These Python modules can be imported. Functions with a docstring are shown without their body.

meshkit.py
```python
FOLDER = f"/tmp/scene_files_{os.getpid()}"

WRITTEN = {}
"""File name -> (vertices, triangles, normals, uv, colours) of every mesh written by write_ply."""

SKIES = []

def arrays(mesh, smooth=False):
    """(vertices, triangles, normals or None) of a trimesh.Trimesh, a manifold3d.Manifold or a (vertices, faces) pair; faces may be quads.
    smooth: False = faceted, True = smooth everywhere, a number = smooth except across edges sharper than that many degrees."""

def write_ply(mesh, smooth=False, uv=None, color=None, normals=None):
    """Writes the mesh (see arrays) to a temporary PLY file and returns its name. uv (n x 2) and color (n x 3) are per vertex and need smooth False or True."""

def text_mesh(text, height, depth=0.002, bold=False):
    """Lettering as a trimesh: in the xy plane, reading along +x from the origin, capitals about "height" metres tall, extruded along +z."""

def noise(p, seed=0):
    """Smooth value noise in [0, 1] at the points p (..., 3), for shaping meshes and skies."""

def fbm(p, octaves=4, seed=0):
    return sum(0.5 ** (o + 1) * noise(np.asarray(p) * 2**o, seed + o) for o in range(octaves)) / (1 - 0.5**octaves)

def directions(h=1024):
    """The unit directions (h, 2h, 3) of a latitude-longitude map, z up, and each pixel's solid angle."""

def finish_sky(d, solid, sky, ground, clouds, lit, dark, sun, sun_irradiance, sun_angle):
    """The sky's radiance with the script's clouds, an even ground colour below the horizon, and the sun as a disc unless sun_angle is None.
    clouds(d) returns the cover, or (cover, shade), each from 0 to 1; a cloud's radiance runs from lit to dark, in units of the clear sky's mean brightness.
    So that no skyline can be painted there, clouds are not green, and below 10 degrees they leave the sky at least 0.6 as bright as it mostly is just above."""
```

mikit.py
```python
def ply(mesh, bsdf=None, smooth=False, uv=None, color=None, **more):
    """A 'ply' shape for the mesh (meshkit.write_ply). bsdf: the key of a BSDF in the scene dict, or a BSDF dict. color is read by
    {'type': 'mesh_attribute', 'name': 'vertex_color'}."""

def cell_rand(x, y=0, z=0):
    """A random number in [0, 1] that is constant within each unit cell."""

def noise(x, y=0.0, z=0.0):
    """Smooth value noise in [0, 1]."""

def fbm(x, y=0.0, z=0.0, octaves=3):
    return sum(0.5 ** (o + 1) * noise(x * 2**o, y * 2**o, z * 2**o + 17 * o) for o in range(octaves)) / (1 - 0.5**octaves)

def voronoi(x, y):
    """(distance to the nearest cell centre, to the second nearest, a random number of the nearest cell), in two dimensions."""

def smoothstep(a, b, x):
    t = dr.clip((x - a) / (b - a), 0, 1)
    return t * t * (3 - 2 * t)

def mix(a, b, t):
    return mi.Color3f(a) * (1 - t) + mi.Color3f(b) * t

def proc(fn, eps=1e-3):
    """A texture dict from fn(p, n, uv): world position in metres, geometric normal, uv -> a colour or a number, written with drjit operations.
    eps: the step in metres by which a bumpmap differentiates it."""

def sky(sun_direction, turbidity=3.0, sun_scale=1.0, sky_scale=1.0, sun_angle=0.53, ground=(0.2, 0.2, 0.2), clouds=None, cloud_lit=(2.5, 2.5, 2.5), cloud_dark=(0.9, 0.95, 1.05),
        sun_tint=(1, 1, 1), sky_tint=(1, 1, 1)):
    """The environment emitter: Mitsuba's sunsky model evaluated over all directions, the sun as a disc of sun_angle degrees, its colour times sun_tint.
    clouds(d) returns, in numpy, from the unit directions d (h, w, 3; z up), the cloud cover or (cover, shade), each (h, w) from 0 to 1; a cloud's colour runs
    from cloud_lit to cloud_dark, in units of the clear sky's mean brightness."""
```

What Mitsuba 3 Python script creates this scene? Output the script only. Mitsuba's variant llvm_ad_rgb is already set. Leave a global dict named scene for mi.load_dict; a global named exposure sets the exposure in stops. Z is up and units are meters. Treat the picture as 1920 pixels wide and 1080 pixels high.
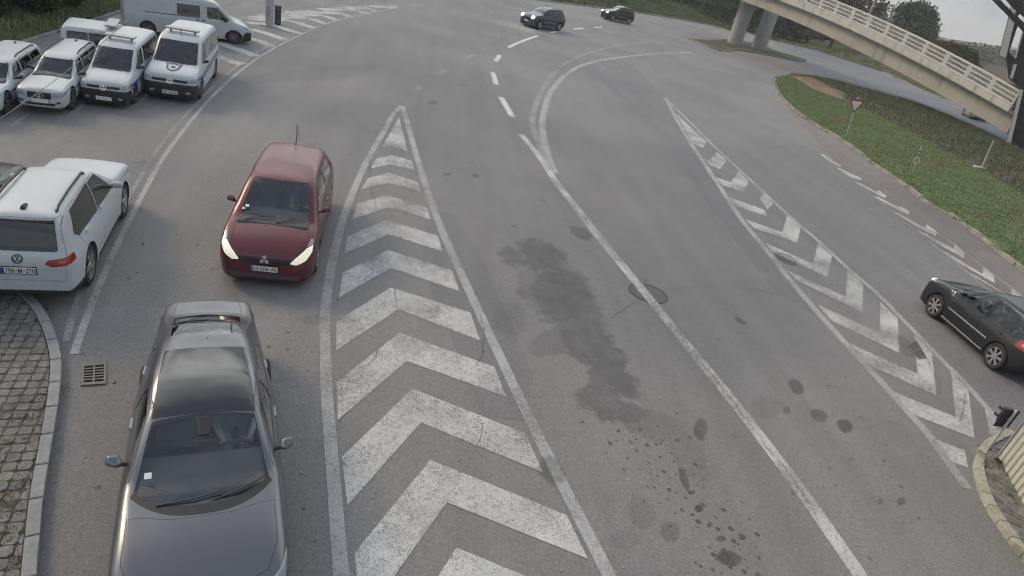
import math, random
import numpy as np, trimesh, drjit as dr, mitsuba as mi, mikit, meshkit
import manifold3d as m3
from scipy.interpolate import BSpline, PchipInterpolator
from shapely.geometry import Polygon, LineString, Point
from shapely import affinity
from mikit import noise, fbm, voronoi, smoothstep, mix, cell_rand
T4 = mi.ScalarTransform4f
scene, labels = {'type': 'scene'}, {}

# ------------------------------------------------------------------ camera, sky, exposure
FOC, PITCH, ROLL, EYE_H = 1190.0, math.radians(28.0), math.radians(13.3), 6.8
EYE = np.array([0, 0, EYE_H])
FW = np.array([0, math.cos(PITCH), -math.sin(PITCH)])
_r = np.array([1.0, 0, 0]); _u = np.cross(_r, FW)
RIGHT = math.cos(ROLL) * _r + math.sin(ROLL) * _u
UP = -math.sin(ROLL) * _r + math.cos(ROLL) * _u
scene['camera'] = {'type': 'perspective', 'fov': math.degrees(2 * math.atan(960 / FOC)), 'fov_axis': 'x', 'near_clip': 0.1, 'far_clip': 9000.0,
                   'to_world': T4().look_at(origin=EYE.tolist(), target=(EYE + FW).tolist(), up=UP.tolist())}

def cloud_fn(d):
    z = np.maximum(d[..., 2], 0.0)
    q = np.stack([d[..., 0] / (z + .25) * 2.2, d[..., 1] / (z + .25) * 2.2, 0 * z], -1)
    w = meshkit.fbm(q * .7 + 3.1, 4, 5)
    n = meshkit.fbm(q * [1.0, 1.5, 1] + 1.8 * w[..., None], 6, 2)
    streak = np.clip((n - .40) * 4.0, 0, 1)                      # torn cloud, brightest where the morning sun stands behind it
    az = np.arctan2(d[..., 0], d[..., 1])
    glow = np.exp(-((az + .5) / .95) ** 2) * np.exp(-((np.arcsin(z) - .52) / .36) ** 2)
    low = np.exp(-(z / .17) ** 2)
    bright = glow * (.18 + 1.0 * streak) + .10 * (1 - glow) * streak + .035
    bright = bright * (1 - low) + low * (.07 + .42 * (n - .46) + .22 * np.exp(-((az + .6) / .8) ** 2))
    return np.ones_like(z), np.clip(1 - bright, 0, 1)

scene['daylight'] = mikit.sky((-.78, .30, .52), turbidity=4, sun_scale=.33, sun_angle=16, clouds=cloud_fn, cloud_lit=(8.6, 8.75, 8.45), cloud_dark=(.56, .73, 1.08),
                              sun_tint=(1, .96, .93), ground=(.14, .14, .14))
exposure = 2.08

def ray(u, v):
    d = FW + RIGHT * (u - 960) / FOC + UP * (540 - v) / FOC
    return d / np.linalg.norm(d)

def G(u, v, z=0.0):                      # the spot on the level z that the photograph shows at (u, v) of 1920 x 1080
    d = ray(u, v)
    return EYE + d * ((z - EYE_H) / d[2])

def GP(pts, z=0.0):
    return np.array([G(u, v, z) for u, v in pts])

# ------------------------------------------------------------------ helpers
def add(key, mesh, mat, smooth=False, xf=None, **lab):
    k, n = key, 0
    while k in scene or k in labels and labels[k] is None:
        n += 1; k = f'{key}_{n:03d}'
    d = dict(mesh) if isinstance(mesh, dict) else mikit.ply(mesh, mat, smooth)
    if isinstance(mesh, dict): d['bsdf'] = {'type': 'ref', 'id': mat}
    if xf is not None: d['to_world'] = xf
    scene[k] = d
    if lab: labels[k] = lab
    return k

used = set()
def thing(name, label, cat, group=None, kind=None):
    k, n = name, 0
    while k in used:
        n += 1; k = f'{name}_{n:03d}'
    used.add(k)
    labels[k] = {'label': label, 'category': cat}
    if group: labels[k]['group'] = group
    if kind: labels[k]['kind'] = kind
    return k

def part(holder, name, mesh, mat, smooth=False, xf=None, **lab):
    return add(holder + '__' + name, mesh, mat, smooth, xf, **lab)

def cat(*ms): return trimesh.util.concatenate([m for m in ms])

def tm(man, ids=None):
    g = man.to_mesh()
    v, f = np.array(g.vert_properties)[:, :3], np.array(g.tri_verts)
    if ids is not None:
        ri, ro = list(g.run_index), list(g.run_original_id)
        keep = np.concatenate([np.zeros(0, int)] + [np.arange(ri[i] // 3, ri[i + 1] // 3) for i in range(len(ro)) if (ro[i] in ids[1]) == ids[0]])
        f = f[keep]
    t = trimesh.Trimesh(v, f, process=False)
    t.remove_unreferenced_vertices()
    return t

def manifold(t):
    m = m3.Manifold(m3.Mesh(np.asarray(t.vertices, np.float32), np.asarray(t.faces, np.uint32)))
    return m

AX = {'y': [[1, 0, 0, 0], [0, 0, -1, 0], [0, 1, 0, 0]], 'x': [[0, 0, 1, 0], [1, 0, 0, 0], [0, 1, 0, 0]], 'z': [[1, 0, 0, 0], [0, 1, 0, 0], [0, 0, 1, 0]]}
def prism(poly, axis, lo, hi, rnd=0.0):
    p = np.asarray(poly, float)
    cs = m3.CrossSection([p.tolist()], m3.FillRule.NonZero)
    if rnd: cs = cs.offset(-rnd, m3.JoinType.Round, 2, 24).offset(rnd, m3.JoinType.Round, 2, 24)
    m = m3.Manifold.extrude(cs, hi - lo)
    if axis == 'y': return m.translate([0, 0, -hi]).transform(AX['y'])     # y = -c
    return m.translate([0, 0, lo]).transform(AX[axis])

def mbox(lo, hi): 
    return m3.Manifold.cube([float(hi[i] - lo[i]) for i in range(3)]).translate([float(x) for x in lo])

def rbox(size, r, seg=8, at=(0, 0, 0)):
    s = m3.Manifold.sphere(r, seg)
    h = np.array(size) / 2 - r
    return m3.Manifold.batch_hull([s.translate([float(a * h[0]), float(b * h[1]), float(c * h[2])]) for a in (-1, 1) for b in (-1, 1) for c in (-1, 1)]).translate([float(x) for x in at])

def balls(pts, seg=10):                  # hull of spheres (x, y, z, r)
    return m3.Manifold.batch_hull([m3.Manifold.sphere(float(p[3]), seg).translate([float(p[0]), float(p[1]), float(p[2])]) for p in pts])

def tube(pts, r, sides=8):
    p = np.asarray(pts, float); n = len(p)
    r = np.broadcast_to(r, (n,)).astype(float)
    t = np.gradient(p, axis=0); t /= np.linalg.norm(t, axis=1, keepdims=True) + 1e-12
    a = np.cross(t, np.where(np.abs(t[:, 2:]) < .9, [0, 0, 1.0], [1.0, 0, 0])); a /= np.linalg.norm(a, axis=1, keepdims=True)
    b = np.cross(t, a); g = np.arange(sides) * 2 * np.pi / sides
    v = p[:, None] + r[:, None, None] * (np.cos(g)[None, :, None] * a[:, None] + np.sin(g)[None, :, None] * b[:, None])
    i, j = np.meshgrid(np.arange(n - 1), np.arange(sides), indexing='ij')
    q = np.stack([i * sides + j, i * sides + (j + 1) % sides, (i + 1) * sides + (j + 1) % sides, (i + 1) * sides + j], -1).reshape(-1, 4)
    f = np.vstack([q[:, [0, 1, 2]], q[:, [0, 2, 3]]])
    v = np.vstack([v.reshape(-1, 3), p[:1], p[-1:]]); c0, c1 = n * sides, n * sides + 1
    k = np.arange(sides)
    f = np.vstack([f, np.stack([np.full(sides, c0), (k + 1) % sides, k], -1), np.stack([np.full(sides, c1), (n - 1) * sides + k, (n - 1) * sides + (k + 1) % sides], -1)])
    m = trimesh.Trimesh(v, f, process=False); m.fix_normals() if False else None
    return m

def smooth_line(pts, step=.35):
    p = np.asarray(pts, float)
    if len(p) < 3: 
        n = max(2, int(np.linalg.norm(p[1] - p[0]) / step) + 1); return p[0] + (p[1] - p[0]) * np.linspace(0, 1, n)[:, None]
    s = np.r_[0, np.cumsum(np.linalg.norm(np.diff(p, axis=0), axis=1) ** .5)]
    L = np.linalg.norm(np.diff(p, axis=0), axis=1).sum()
    t = np.linspace(0, s[-1], max(8, min(400, int(L / step))))
    return np.stack([PchipInterpolator(s, p[:, k])(t) for k in range(p.shape[1])], -1)

def ribbon(pts, w, z, smooth=True):
    p = smooth_line(np.asarray(pts)[:, :2]) if smooth else np.asarray(pts)[:, :2]
    t = np.gradient(p, axis=0); t /= np.linalg.norm(t, axis=1, keepdims=True) + 1e-12
    nrm = np.stack([-t[:, 1], t[:, 0]], -1)
    w = np.interp(np.linspace(0, 1, len(p)), np.linspace(0, 1, len(np.atleast_1d(w))), np.atleast_1d(w))[:, None] / 2
    v = np.vstack([np.c_[p + nrm * w, np.full(len(p), z)], np.c_[p - nrm * w, np.full(len(p), z)]])
    n = len(p); i = np.arange(n - 1)
    return trimesh.Trimesh(v, np.vstack([np.stack([i, n + i, i + 1], -1), np.stack([i + 1, n + i, n + i + 1], -1)]), process=False)

def sheet(pts, z):
    pg = Polygon(np.asarray(pts)[:, :2])
    if not pg.is_valid: pg = pg.buffer(0)
    if pg.geom_type != 'Polygon': pg = max(pg.geoms, key=lambda g: g.area)
    v, f = trimesh.creation.triangulate_polygon(pg, engine='earcut')
    v = np.c_[v, np.full(len(v), z)]
    m = trimesh.Trimesh(v, f, process=False)
    if m.face_normals[:, 2].mean() < 0: m.invert()
    return m

def slab(pg, z0, z1, bevel=.01):
    """A stone: the shapely polygon as a block with a bevelled top."""
    pg = pg if pg.geom_type == 'Polygon' else max(pg.geoms, key=lambda g: g.area)
    c = np.array(pg.exterior.coords)[:-1]
    if not pg.exterior.is_ccw: c = c[::-1]
    ctr = c.mean(0); n = len(c)
    inn = ctr + (c - ctr) * (1 - bevel / np.maximum(np.linalg.norm(c - ctr, axis=1), bevel * 2))[:, None]
    v = np.vstack([np.c_[c, np.full(n, z0)], np.c_[c, np.full(n, z1 - bevel * .6)], np.c_[inn, np.full(n, z1)], [[*ctr, z1]]])
    k = np.arange(n); k1 = (k + 1) % n
    f = [np.stack([a + k, a + k1, b + k1], -1) for a, b in ((0, n), (n, 2 * n))] + [np.stack([a + k, b + k1, b + k], -1) for a, b in ((0, n), (n, 2 * n))] + [np.stack([2 * n + k, 2 * n + k1, np.full(n, 3 * n)], -1)]
    return trimesh.Trimesh(v, np.vstack(f), process=False)

def lathe(prof, n=28):                   # (radius, height) about z
    return trimesh.creation.revolve(np.asarray(prof, float), sections=n)

RNG = np.random.default_rng(7)

# ------------------------------------------------------------------ materials
def mat(name, rgb, rough=.6, metal=0.0, **kw):
    scene[name] = {'type': 'twosided', 'b': {'type': 'principled', 'base_color': {'type': 'rgb', 'value': list(rgb)} if not isinstance(rgb, dict) else rgb, 'roughness': rough, 'metallic': metal, **kw}}

def sheen(name, fn, rough=.68, spec=.16):
    scene[name] = {'type': 'twosided', 'b': {'type': 'principled', 'base_color': mikit.proc(fn), 'roughness': rough, 'specular': spec}}

def diffuse(name, fn):
    scene[name] = {'type': 'twosided', 'b': {'type': 'diffuse', 'reflectance': mikit.proc(fn)}}

def ell(u, v, rx, ry, s, ang=0):         # an oil stain as the photograph outlines it, brought down to the ground
    c = G(u, v)[:2]; a = math.radians(ang)
    e1 = G(u + rx * math.cos(a), v + rx * math.sin(a))[:2] - c; e2 = G(u - ry * math.sin(a), v + ry * math.cos(a))[:2] - c
    M = np.linalg.inv(np.stack([e1, e2], 1))
    return (c[0], c[1], M[0, 0], M[0, 1], M[1, 0], M[1, 1], s)
STAINS = [ell(*a) for a in [
    (962, 482, 34, 20, .5, 25), (1018, 480, 54, 32, .62, 20), (1052, 545, 66, 62, .62, 40), (1010, 545, 40, 36, .35), (1085, 590, 66, 46, .5, 45), (1105, 645, 60, 40, .62, 30), (1040, 640, 34, 25, .3), (958, 600, 30, 40, .2, 0),
    (1140, 668, 46, 26, .6, 30), (1150, 712, 55, 38, .6, 30), (1125, 745, 48, 30, .5), (1160, 772, 52, 26, .55, 10), (1195, 790, 34, 26, .35), (1015, 652, 26, 20, .25), (1000, 520, 30, 30, .3), (1235, 800, 40, 30, .25), (1290, 850, 26, 70, .2, -30),
    (1090, 438, 22, 12, .62, 25), (1492, 725, 17, 11, .75, 45), (1535, 781, 18, 12, .62, 20), (1584, 798, 15, 12, .85, 25), (1314, 806, 14, 20, .62), (1035, 884, 34, 24, .7, 50), (1282, 898, 7, 24, .75, -20), (1310, 954, 8, 7, .85), (1368, 1046, 24, 16, .8, 20),
    (1476, 486, 24, 9, .75, 25), (1388, 602, 14, 5, .6, 30), (1700, 650, 26, 12, .5, 60), (838, 326, 9, 3, .7), (891, 330, 8, 3, .75), (964, 424, 6, 2.5, .8), (1018, 376, 5, 2.5, .7), (812, 192, 9, 3, .6), (870, 160, 8, 2, .5), (1440, 760, 30, 26, .22), (1200, 960, 26, 40, .22), (1255, 1000, 18, 22, .4), (1690, 940, 9, 8, .6), (1650, 940, 6, 6, .5),
    (1392, 1008, 6, 6, .8), (1330, 985, 6, 6, .7), (1350, 1010, 10, 7, .6), (1475, 770, 7, 8, .6), (885, 305, 5, 2, .6), (1020, 600, 12, 6, .3), (1172, 1010, 30, 20, .2), (590, 600, 30, 9, .25)]]
_a, _b = G(1195, 800)[:2], G(1400, 1085)[:2]
_L = float(np.linalg.norm(_b - _a)); _d = (_b - _a) / _L
def stain(p):
    wob = (noise(p.x * 2.2 + p.y, p.y * 2.2) - .5) * .9 + (noise(p.x * 6.5, p.y * 6.5, 2.) - .5) * .6 + (noise(p.x * 17, p.y * 17, 4.) - .5) * .4
    s = mi.Float(0)
    for cx, cy, a, b, c, d, k in STAINS:
        x, y = p.x - float(cx), p.y - float(cy)
        q = dr.square(float(a) * x + float(b) * y) + dr.square(float(c) * x + float(d) * y)
        s = dr.maximum(s, float(k) * (1 - smoothstep(.55, 1.2, q + wob * .75)))
    # drips strewn along one lane
    x, y = p.x - float(_a[0]), p.y - float(_a[1])
    t = (x * float(_d[0]) + y * float(_d[1])) / _L; w = (-x * float(_d[1]) + y * float(_d[0]))
    near = dr.exp(-dr.square(w / .55)) * smoothstep(-.1, .1, t) * (1 - smoothstep(1.0, 1.3, t))
    f1, f2, r = voronoi(p.x * 5.5, p.y * 5.5)
    drip = (1 - smoothstep(.5, .75, f1 / (.12 + .3 * r * r))) * dr.select(cell_rand(r * 7919, 3) < near * 1.1, 1.0, 0.0)
    g1, g2, q = voronoi(p.x * 1.6 + 9, p.y * 1.6)
    spot = (1 - smoothstep(.6, 1.0, g1 / (.03 + .06 * q))) * dr.select(cell_rand(q * 6271, 5) < .16, 1.0, 0.0)
    return dr.maximum(s, dr.maximum(drip * .85, spot * .6)) * (.62 + .6 * fbm(p.x * 5 + p.y * 2, p.y * 3, 8., 3))

def asphalt_rgb(p):
    big = fbm(p.x * .22, p.y * .22, 0., 3); mid = fbm(p.x * 1.7, p.y * 1.7, 3., 3)
    g = noise(p.x * 55, p.y * 55, 1.) * .6 + noise(p.x * 160, p.y * 160, 2.) * .4
    flake = smoothstep(.86, .97, noise(p.x * 47, p.y * 47, 6.)) * .35
    lane = noise(p.x * 1.5 + p.y * .35, p.y * .1, 4.) * .6 + noise(p.x * 4.2 + p.y * .8, p.y * .22, 14.) * .4
    return mix((.185, .182, .182), (.222, .217, .211), smoothstep(.2, .8, big)) * (.92 + .1 * mid) * (.86 + .2 * lane) * (.70 + .55 * g + flake)

def asphalt_fn(p, n, uv):
    return asphalt_rgb(p) * (1 - .66 * stain(p))
sheen('asphalt', asphalt_fn)
sheen('asphalt_brown', lambda p, n, uv: asphalt_rgb(p) * mi.Color3f(.98, .90, .85) * (.86 + .2 * fbm(p.x * .9, p.y * .9, 5., 3)))
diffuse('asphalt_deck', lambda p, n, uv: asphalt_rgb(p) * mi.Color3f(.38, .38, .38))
sheen('asphalt_patch', lambda p, n, uv: asphalt_rgb(p) * mi.Color3f(.9, .9, .925) * (1 - .66 * stain(p)))
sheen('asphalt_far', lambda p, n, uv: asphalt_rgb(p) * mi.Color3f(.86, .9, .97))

def paint(name, rgb, keep, soft):
    def fn(p, n, uv):
        w = fbm(p.x * 15, p.y * 15, 7., 3) * .22 + noise(p.x * 58, p.y * 58, 3.) * .36 + noise(p.x * 110, p.y * 110, 5.) * .22 + fbm(p.x * 1.2, p.y * 1.2, 2., 3) * .5
        k = 1 - smoothstep(keep - soft, keep + soft, w)
        dirt = .76 + .34 * fbm(p.x * 2.5, p.y * 2.5, 11., 3) + .12 * (noise(p.x * 80, p.y * 80) - .5)
        base = asphalt_rgb(p)
        return (base * (1 - k) + mi.Color3f(rgb) * k * dirt) * (1 - .58 * stain(p))
    sheen(name, fn, .7, .14)
paint('paint_chevron', (.54, .54, .525), .68, .24)
paint('paint_line', (.41, .41, .405), .72, .26)
paint('paint_fresh', (.60, .60, .59), .84, .12)
paint('paint_faded', (.33, .335, .335), .62, .2)

def speck(name, a, b, sc, amp=.5, tint=None):
    def fn(p, n, uv):
        c = mix(a, b, smoothstep(.25, .75, fbm(p.x * sc, p.y * sc, p.z * sc, 3))) * (1 - amp * .5 + amp * noise(p.x * sc * 9, p.y * sc * 9, p.z * sc * 9))
        if tint: c = mix(c, tint[0], smoothstep(tint[1], tint[1] + .12, fbm(p.x * sc * .6, p.y * sc * .6, p.z * sc * .6 + 9, 3)))
        return c
    diffuse(name, fn)
speck('grass_ground', (.035, .058, .022), (.075, .092, .038), 1.1, .7, ((.11, .085, .055), .62))
speck('lawn_ground', (.10, .155, .075), (.17, .22, .11), 1.4, .7, ((.13, .11, .06), .66))
speck('weed_ground', (.09, .105, .07), (.15, .145, .11), .8, .8, ((.15, .135, .11), .6))
speck('dirt', (.2, .155, .11), (.27, .215, .16), 1.5, .5)
def streaked(name, a, b, dirt):
    def fn(p, n, uv):
        st = noise(p.x * 2.6, p.y * 2.6, p.z * .25) * .6 + noise(p.x * 7, p.y * 7, p.z * .5 + 5) * .4
        c = mix(a, b, fbm(p.x * .5, p.y * .5, p.z * .5, 3))
        return mix(c, dirt, smoothstep(.52, .85, st) * .75) * (.9 + .2 * noise(p.x * 14, p.y * 14, p.z * 14))
    diffuse(name, fn)
streaked('concrete', (.46, .455, .42), (.54, .53, .49), (.29, .28, .245))
streaked('girder', (.37, .355, .31), (.43, .415, .365), (.24, .225, .185))
speck('pillar', (.38, .385, .38), (.46, .46, .45), .5, .2)
speck('kerb_pale', (.26, .25, .23), (.36, .345, .31), 4, .5, ((.12, .115, .1), .62))
speck('kerb_grey', (.24, .245, .245), (.31, .31, .305), 3, .4, ((.15, .145, .135), .68))
speck('kerb_yellow', (.34, .33, .265), (.40, .39, .325), 4, .5, ((.24, .215, .17), .6))
for i, (a, b) in enumerate([((.15, .15, .14), (.21, .205, .19)), ((.18, .175, .165), (.245, .235, .215)), ((.13, .13, .125), (.19, .185, .17)), ((.17, .165, .145), (.23, .215, .185))]):
    speck(f'paving_{i}', a, b, 7, .6, ((.085, .075, .06), .63))
speck('joint_soil', (.085, .08, .068), (.13, .118, .098), 5, .6, ((.06, .075, .035), .6))
speck('moss', (.05, .045, .03), (.1, .075, .055), 9, .8)
speck('hill', (.04, .052, .04), (.06, .07, .05), .02, .5)
speck('bark', (.07, .055, .04), (.12, .1, .08), 6, .7)

def leaf(name, a, b, c=None, f=.35):
    def fn(p, n, uv):
        k = mix(a, b, smoothstep(.25, .8, fbm(p.x * .9, p.y * .9, p.z * .9, 2)))
        k = k * (.65 + .7 * cell_rand(p.x * 6, p.y * 6, p.z * 6))
        return mix(k, c, dr.select(cell_rand(p.x * 4 + 3, p.y * 4, p.z * 4) < f, 1., 0.)) if c else k
    diffuse(name, fn)
leaf('leaf_dark', (.022, .04, .016), (.05, .075, .028))
leaf('leaf_green', (.055, .082, .042), (.10, .13, .065))
leaf('leaf_olive', (.06, .07, .03), (.1, .1, .045), (.15, .11, .05), .2)
leaf('leaf_autumn', (.075, .07, .04), (.12, .095, .05), (.14, .09, .05), .3)
leaf('leaf_far', (.035, .05, .03), (.06, .075, .045))
leaf('leaf_pale', (.14, .16, .11), (.24, .25, .19))
diffuse('grass_blade', lambda p, n, uv: mix(mix((.15, .205, .095), (.26, .305, .155), cell_rand(p.x * 9, p.y * 9, 1)), (.24, .21, .13), smoothstep(.46, .72, fbm(p.x * .45, p.y * .45, 3., 4)) * .75 + .15 * cell_rand(p.x * 5, p.y * 5, 4)))
leaf('weed_blade', (.09, .125, .07), (.16, .165, .10), (.16, .14, .1), .25)

def carpaint(name, rgb, rough=.33, metal=.35, dust=.12):
    def fn(p, n, uv):
        t = fbm(p.x * 3, p.y * 3, p.z * 3, 3) * .6 + .4 * noise(p.x * 40, p.y * 40, p.z * 40)
        return mix(rgb, (.2, .19, .175), dust * t * 1.3)
    scene[name] = {'type': 'twosided', 'b': {'type': 'principled', 'base_color': mikit.proc(fn), 'roughness': rough, 'metallic': metal, 'specular': .5, 'clearcoat': .9, 'clearcoat_gloss': .93}}
carpaint('paint_maroon', (.095, .009, .018), .28, .25, .05)
carpaint('paint_silver', (.145, .147, .16), .25, .7, .06)
carpaint('paint_black', (.010, .011, .015), .2, .2, .025)
carpaint('paint_white', (.45, .48, .495), .38, 0., .14)
carpaint('paint_offwhite', (.47, .495, .50), .4, 0., .16)
carpaint('paint_ash', (.33, .34, .35), .3, .4, .05)
carpaint('paint_navy', (.03, .034, .06), .28, .3, .1)
carpaint('paint_greybeige', (.035, .035, .032), .25, .4, .08)
mat('roof_black', (.014, .014, .018), .035, 0., specular=.6, clearcoat=1., clearcoat_gloss=.98)
mat('plastic_black', (.022, .022, .024), .5)
mat('plastic_grey', (.06, .06, .062), .5)
mat('rubber', (.02, .02, .021), .75)
mat('rim_silver', (.5, .5, .5), .35, .8)
mat('rim_dark', (.18, .18, .18), .4, .7)
mat('chrome', (.7, .7, .7), .15, 1.)
mat('metal_grey', (.42, .43, .43), .45, .3)
mat('metal_galv', (.36, .37, .37), .5, .4)
mat('cabin_liner', (.07, .072, .08), .8)
mat('seat_fabric', (.11, .115, .13), .9)
mat('seat_light', (.13, .13, .135), .9)
mat('plate_white', (.62, .62, .6), .5)
mat('ink', (.02, .02, .022), .6)
mat('plate_blue', (.02, .05, .25), .5)
mat('emblem_ink', (.05, .055, .09), .5)
mat('stripe_blue', (.03, .045, .16), .4)
mat('tail_red', (.24, .012, .012), .15, clearcoat=1.)
mat('tail_bright', (.5, .05, .03), .2, clearcoat=1.)
mat('lens', (.27, .285, .30), .12, .2, clearcoat=1.)
mat('lens_cream', (.75, .72, .58), .15, .1, clearcoat=1.)
mat('sticker', (.7, .78, .75), .6)
mat('grille_black', (.012, .012, .013), .4)
mat('sign_white', (.62, .62, .62), .5)
mat('sign_red', (.28, .03, .04), .5)
mat('steel_black', (.012, .012, .014), .5)
mat('steel_pale', (.45, .43, .38), .6)
mat('wall_cream', (.44, .43, .36), .55)
mat('wall_dark', (.12, .12, .1), .7)
mat('skin', (.42, .24, .17), .6)
mat('hair', (.03, .022, .018), .7)
mat('cloth_dark', (.09, .11, .17), .9)
mat('cloth_red', (.2, .03, .035), .9)
mat('cloth_grey', (.34, .36, .4), .9)
mat('roof_tile', (.12, .095, .075), .8)
mat('iron', (.15, .145, .135), .6, .3)
mat('lid_dark', (.07, .068, .066), .6)
mat('rim_iron', (.03, .03, .03), .6)
mat('pit_dark', (.01, .01, .01), .9)
mat('rail_white', (.62, .61, .57), .5)
mat('crack', (.095, .092, .088), .9)
mat('box_dark', (.05, .05, .06), .5)
mat('box_blue', (.16, .22, .3), .5)
mat('cable', (.22, .23, .23), .6)
mat('glass_black', (.012, .014, .016), .05, 0., specular=.7, clearcoat=1., clearcoat_gloss=.99)
for nm, t in (('glass_clear', .62), ('glass_car', .80), ('glass_tint', .03)):
    scene[nm] = {'type': 'thindielectric', 'int_ior': 1.52, 'specular_transmittance': {'type': 'rgb', 'value': [t * .93, t * .98, t]}}

# ------------------------------------------------------------------ the setting: ground, road, markings
def structure(key, label):
    used.add(key); labels[key] = {'label': label, 'kind': 'structure'}
    return key

def ground_grid(r=4200.0, n=64):
    a = np.linspace(0, 2 * np.pi, n, endpoint=False); rr = np.r_[0, np.geomspace(30, r, 22)]
    v = np.vstack([[[0, 40, 0]]] + [np.c_[q * np.cos(a), 40 + q * np.sin(a), np.full(n, -.02 if q < 400 else -.02)] for q in rr[1:]])
    f = [[0, 1 + i, 1 + (i + 1) % n] for i in range(n)]
    for k in range(len(rr) - 2):
        o, p = 1 + k * n, 1 + (k + 1) * n
        for i in range(n): f += [[o + i, p + i, p + (i + 1) % n], [o + i, p + (i + 1) % n, o + (i + 1) % n]]
    return trimesh.Trimesh(v, np.array(f), process=False)
structure('ground', 'grassy ground around the road junction and out to the hills')
add('ground', ground_grid(), 'grass_ground')

structure('road', 'worn grey asphalt of the road junction with cracks and oil stains')
far_edge = [(1445, 75), (1539, 97), (1664, 138), (1727, 169), (1805, 200), (1886, 250), (1990, 315)]
top_edge = [(1025, 3), (1116, 14.5), (1190, 24), (1264, 35.5), (1329, 47), (1372, 62)]
left_edge = [(-300, 215), (-60, 118), (0, 97), (60, 78), (120, 59), (190, 37), (250, 15)]
A = GP(left_edge)[:, :2]; B = GP(top_edge)[:, :2]; Cc = GP(far_edge)[:, :2]
dl = A[-1] - A[-2]; dl /= np.linalg.norm(dl)
asph = np.vstack([A, [A[-1] + dl * 40, [-25, 110], [-10, 118]], B, [[24.5, 128], [31, 150], [38, 156]], Cc, [[62, 60], [40, 18], [24, -6], [-18, -6], [-22, 4]]])
add('road', sheet(asph, .004), 'asphalt')
# brownish strip of older asphalt along the verge
sh_in = [(1486, 215), (1530, 262), (1590, 325), (1650, 378), (1720, 432), (1790, 487), (1850, 535), (1940, 612)]
verge_kerb = [(1450, 146), (1453, 163), (1463, 182), (1497, 215), (1540, 242), (1590, 273), (1640, 312), (1690, 345), (1730, 378), (1780, 405), (1840, 450), (1890, 490), (1930, 520), (2010, 585)]
part('road', 'shoulder', sheet(np.vstack([GP(sh_in), GP(verge_kerb)[:1:-1]]), .008), 'asphalt_brown', label='brown strip of old asphalt along the grass verge')
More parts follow.
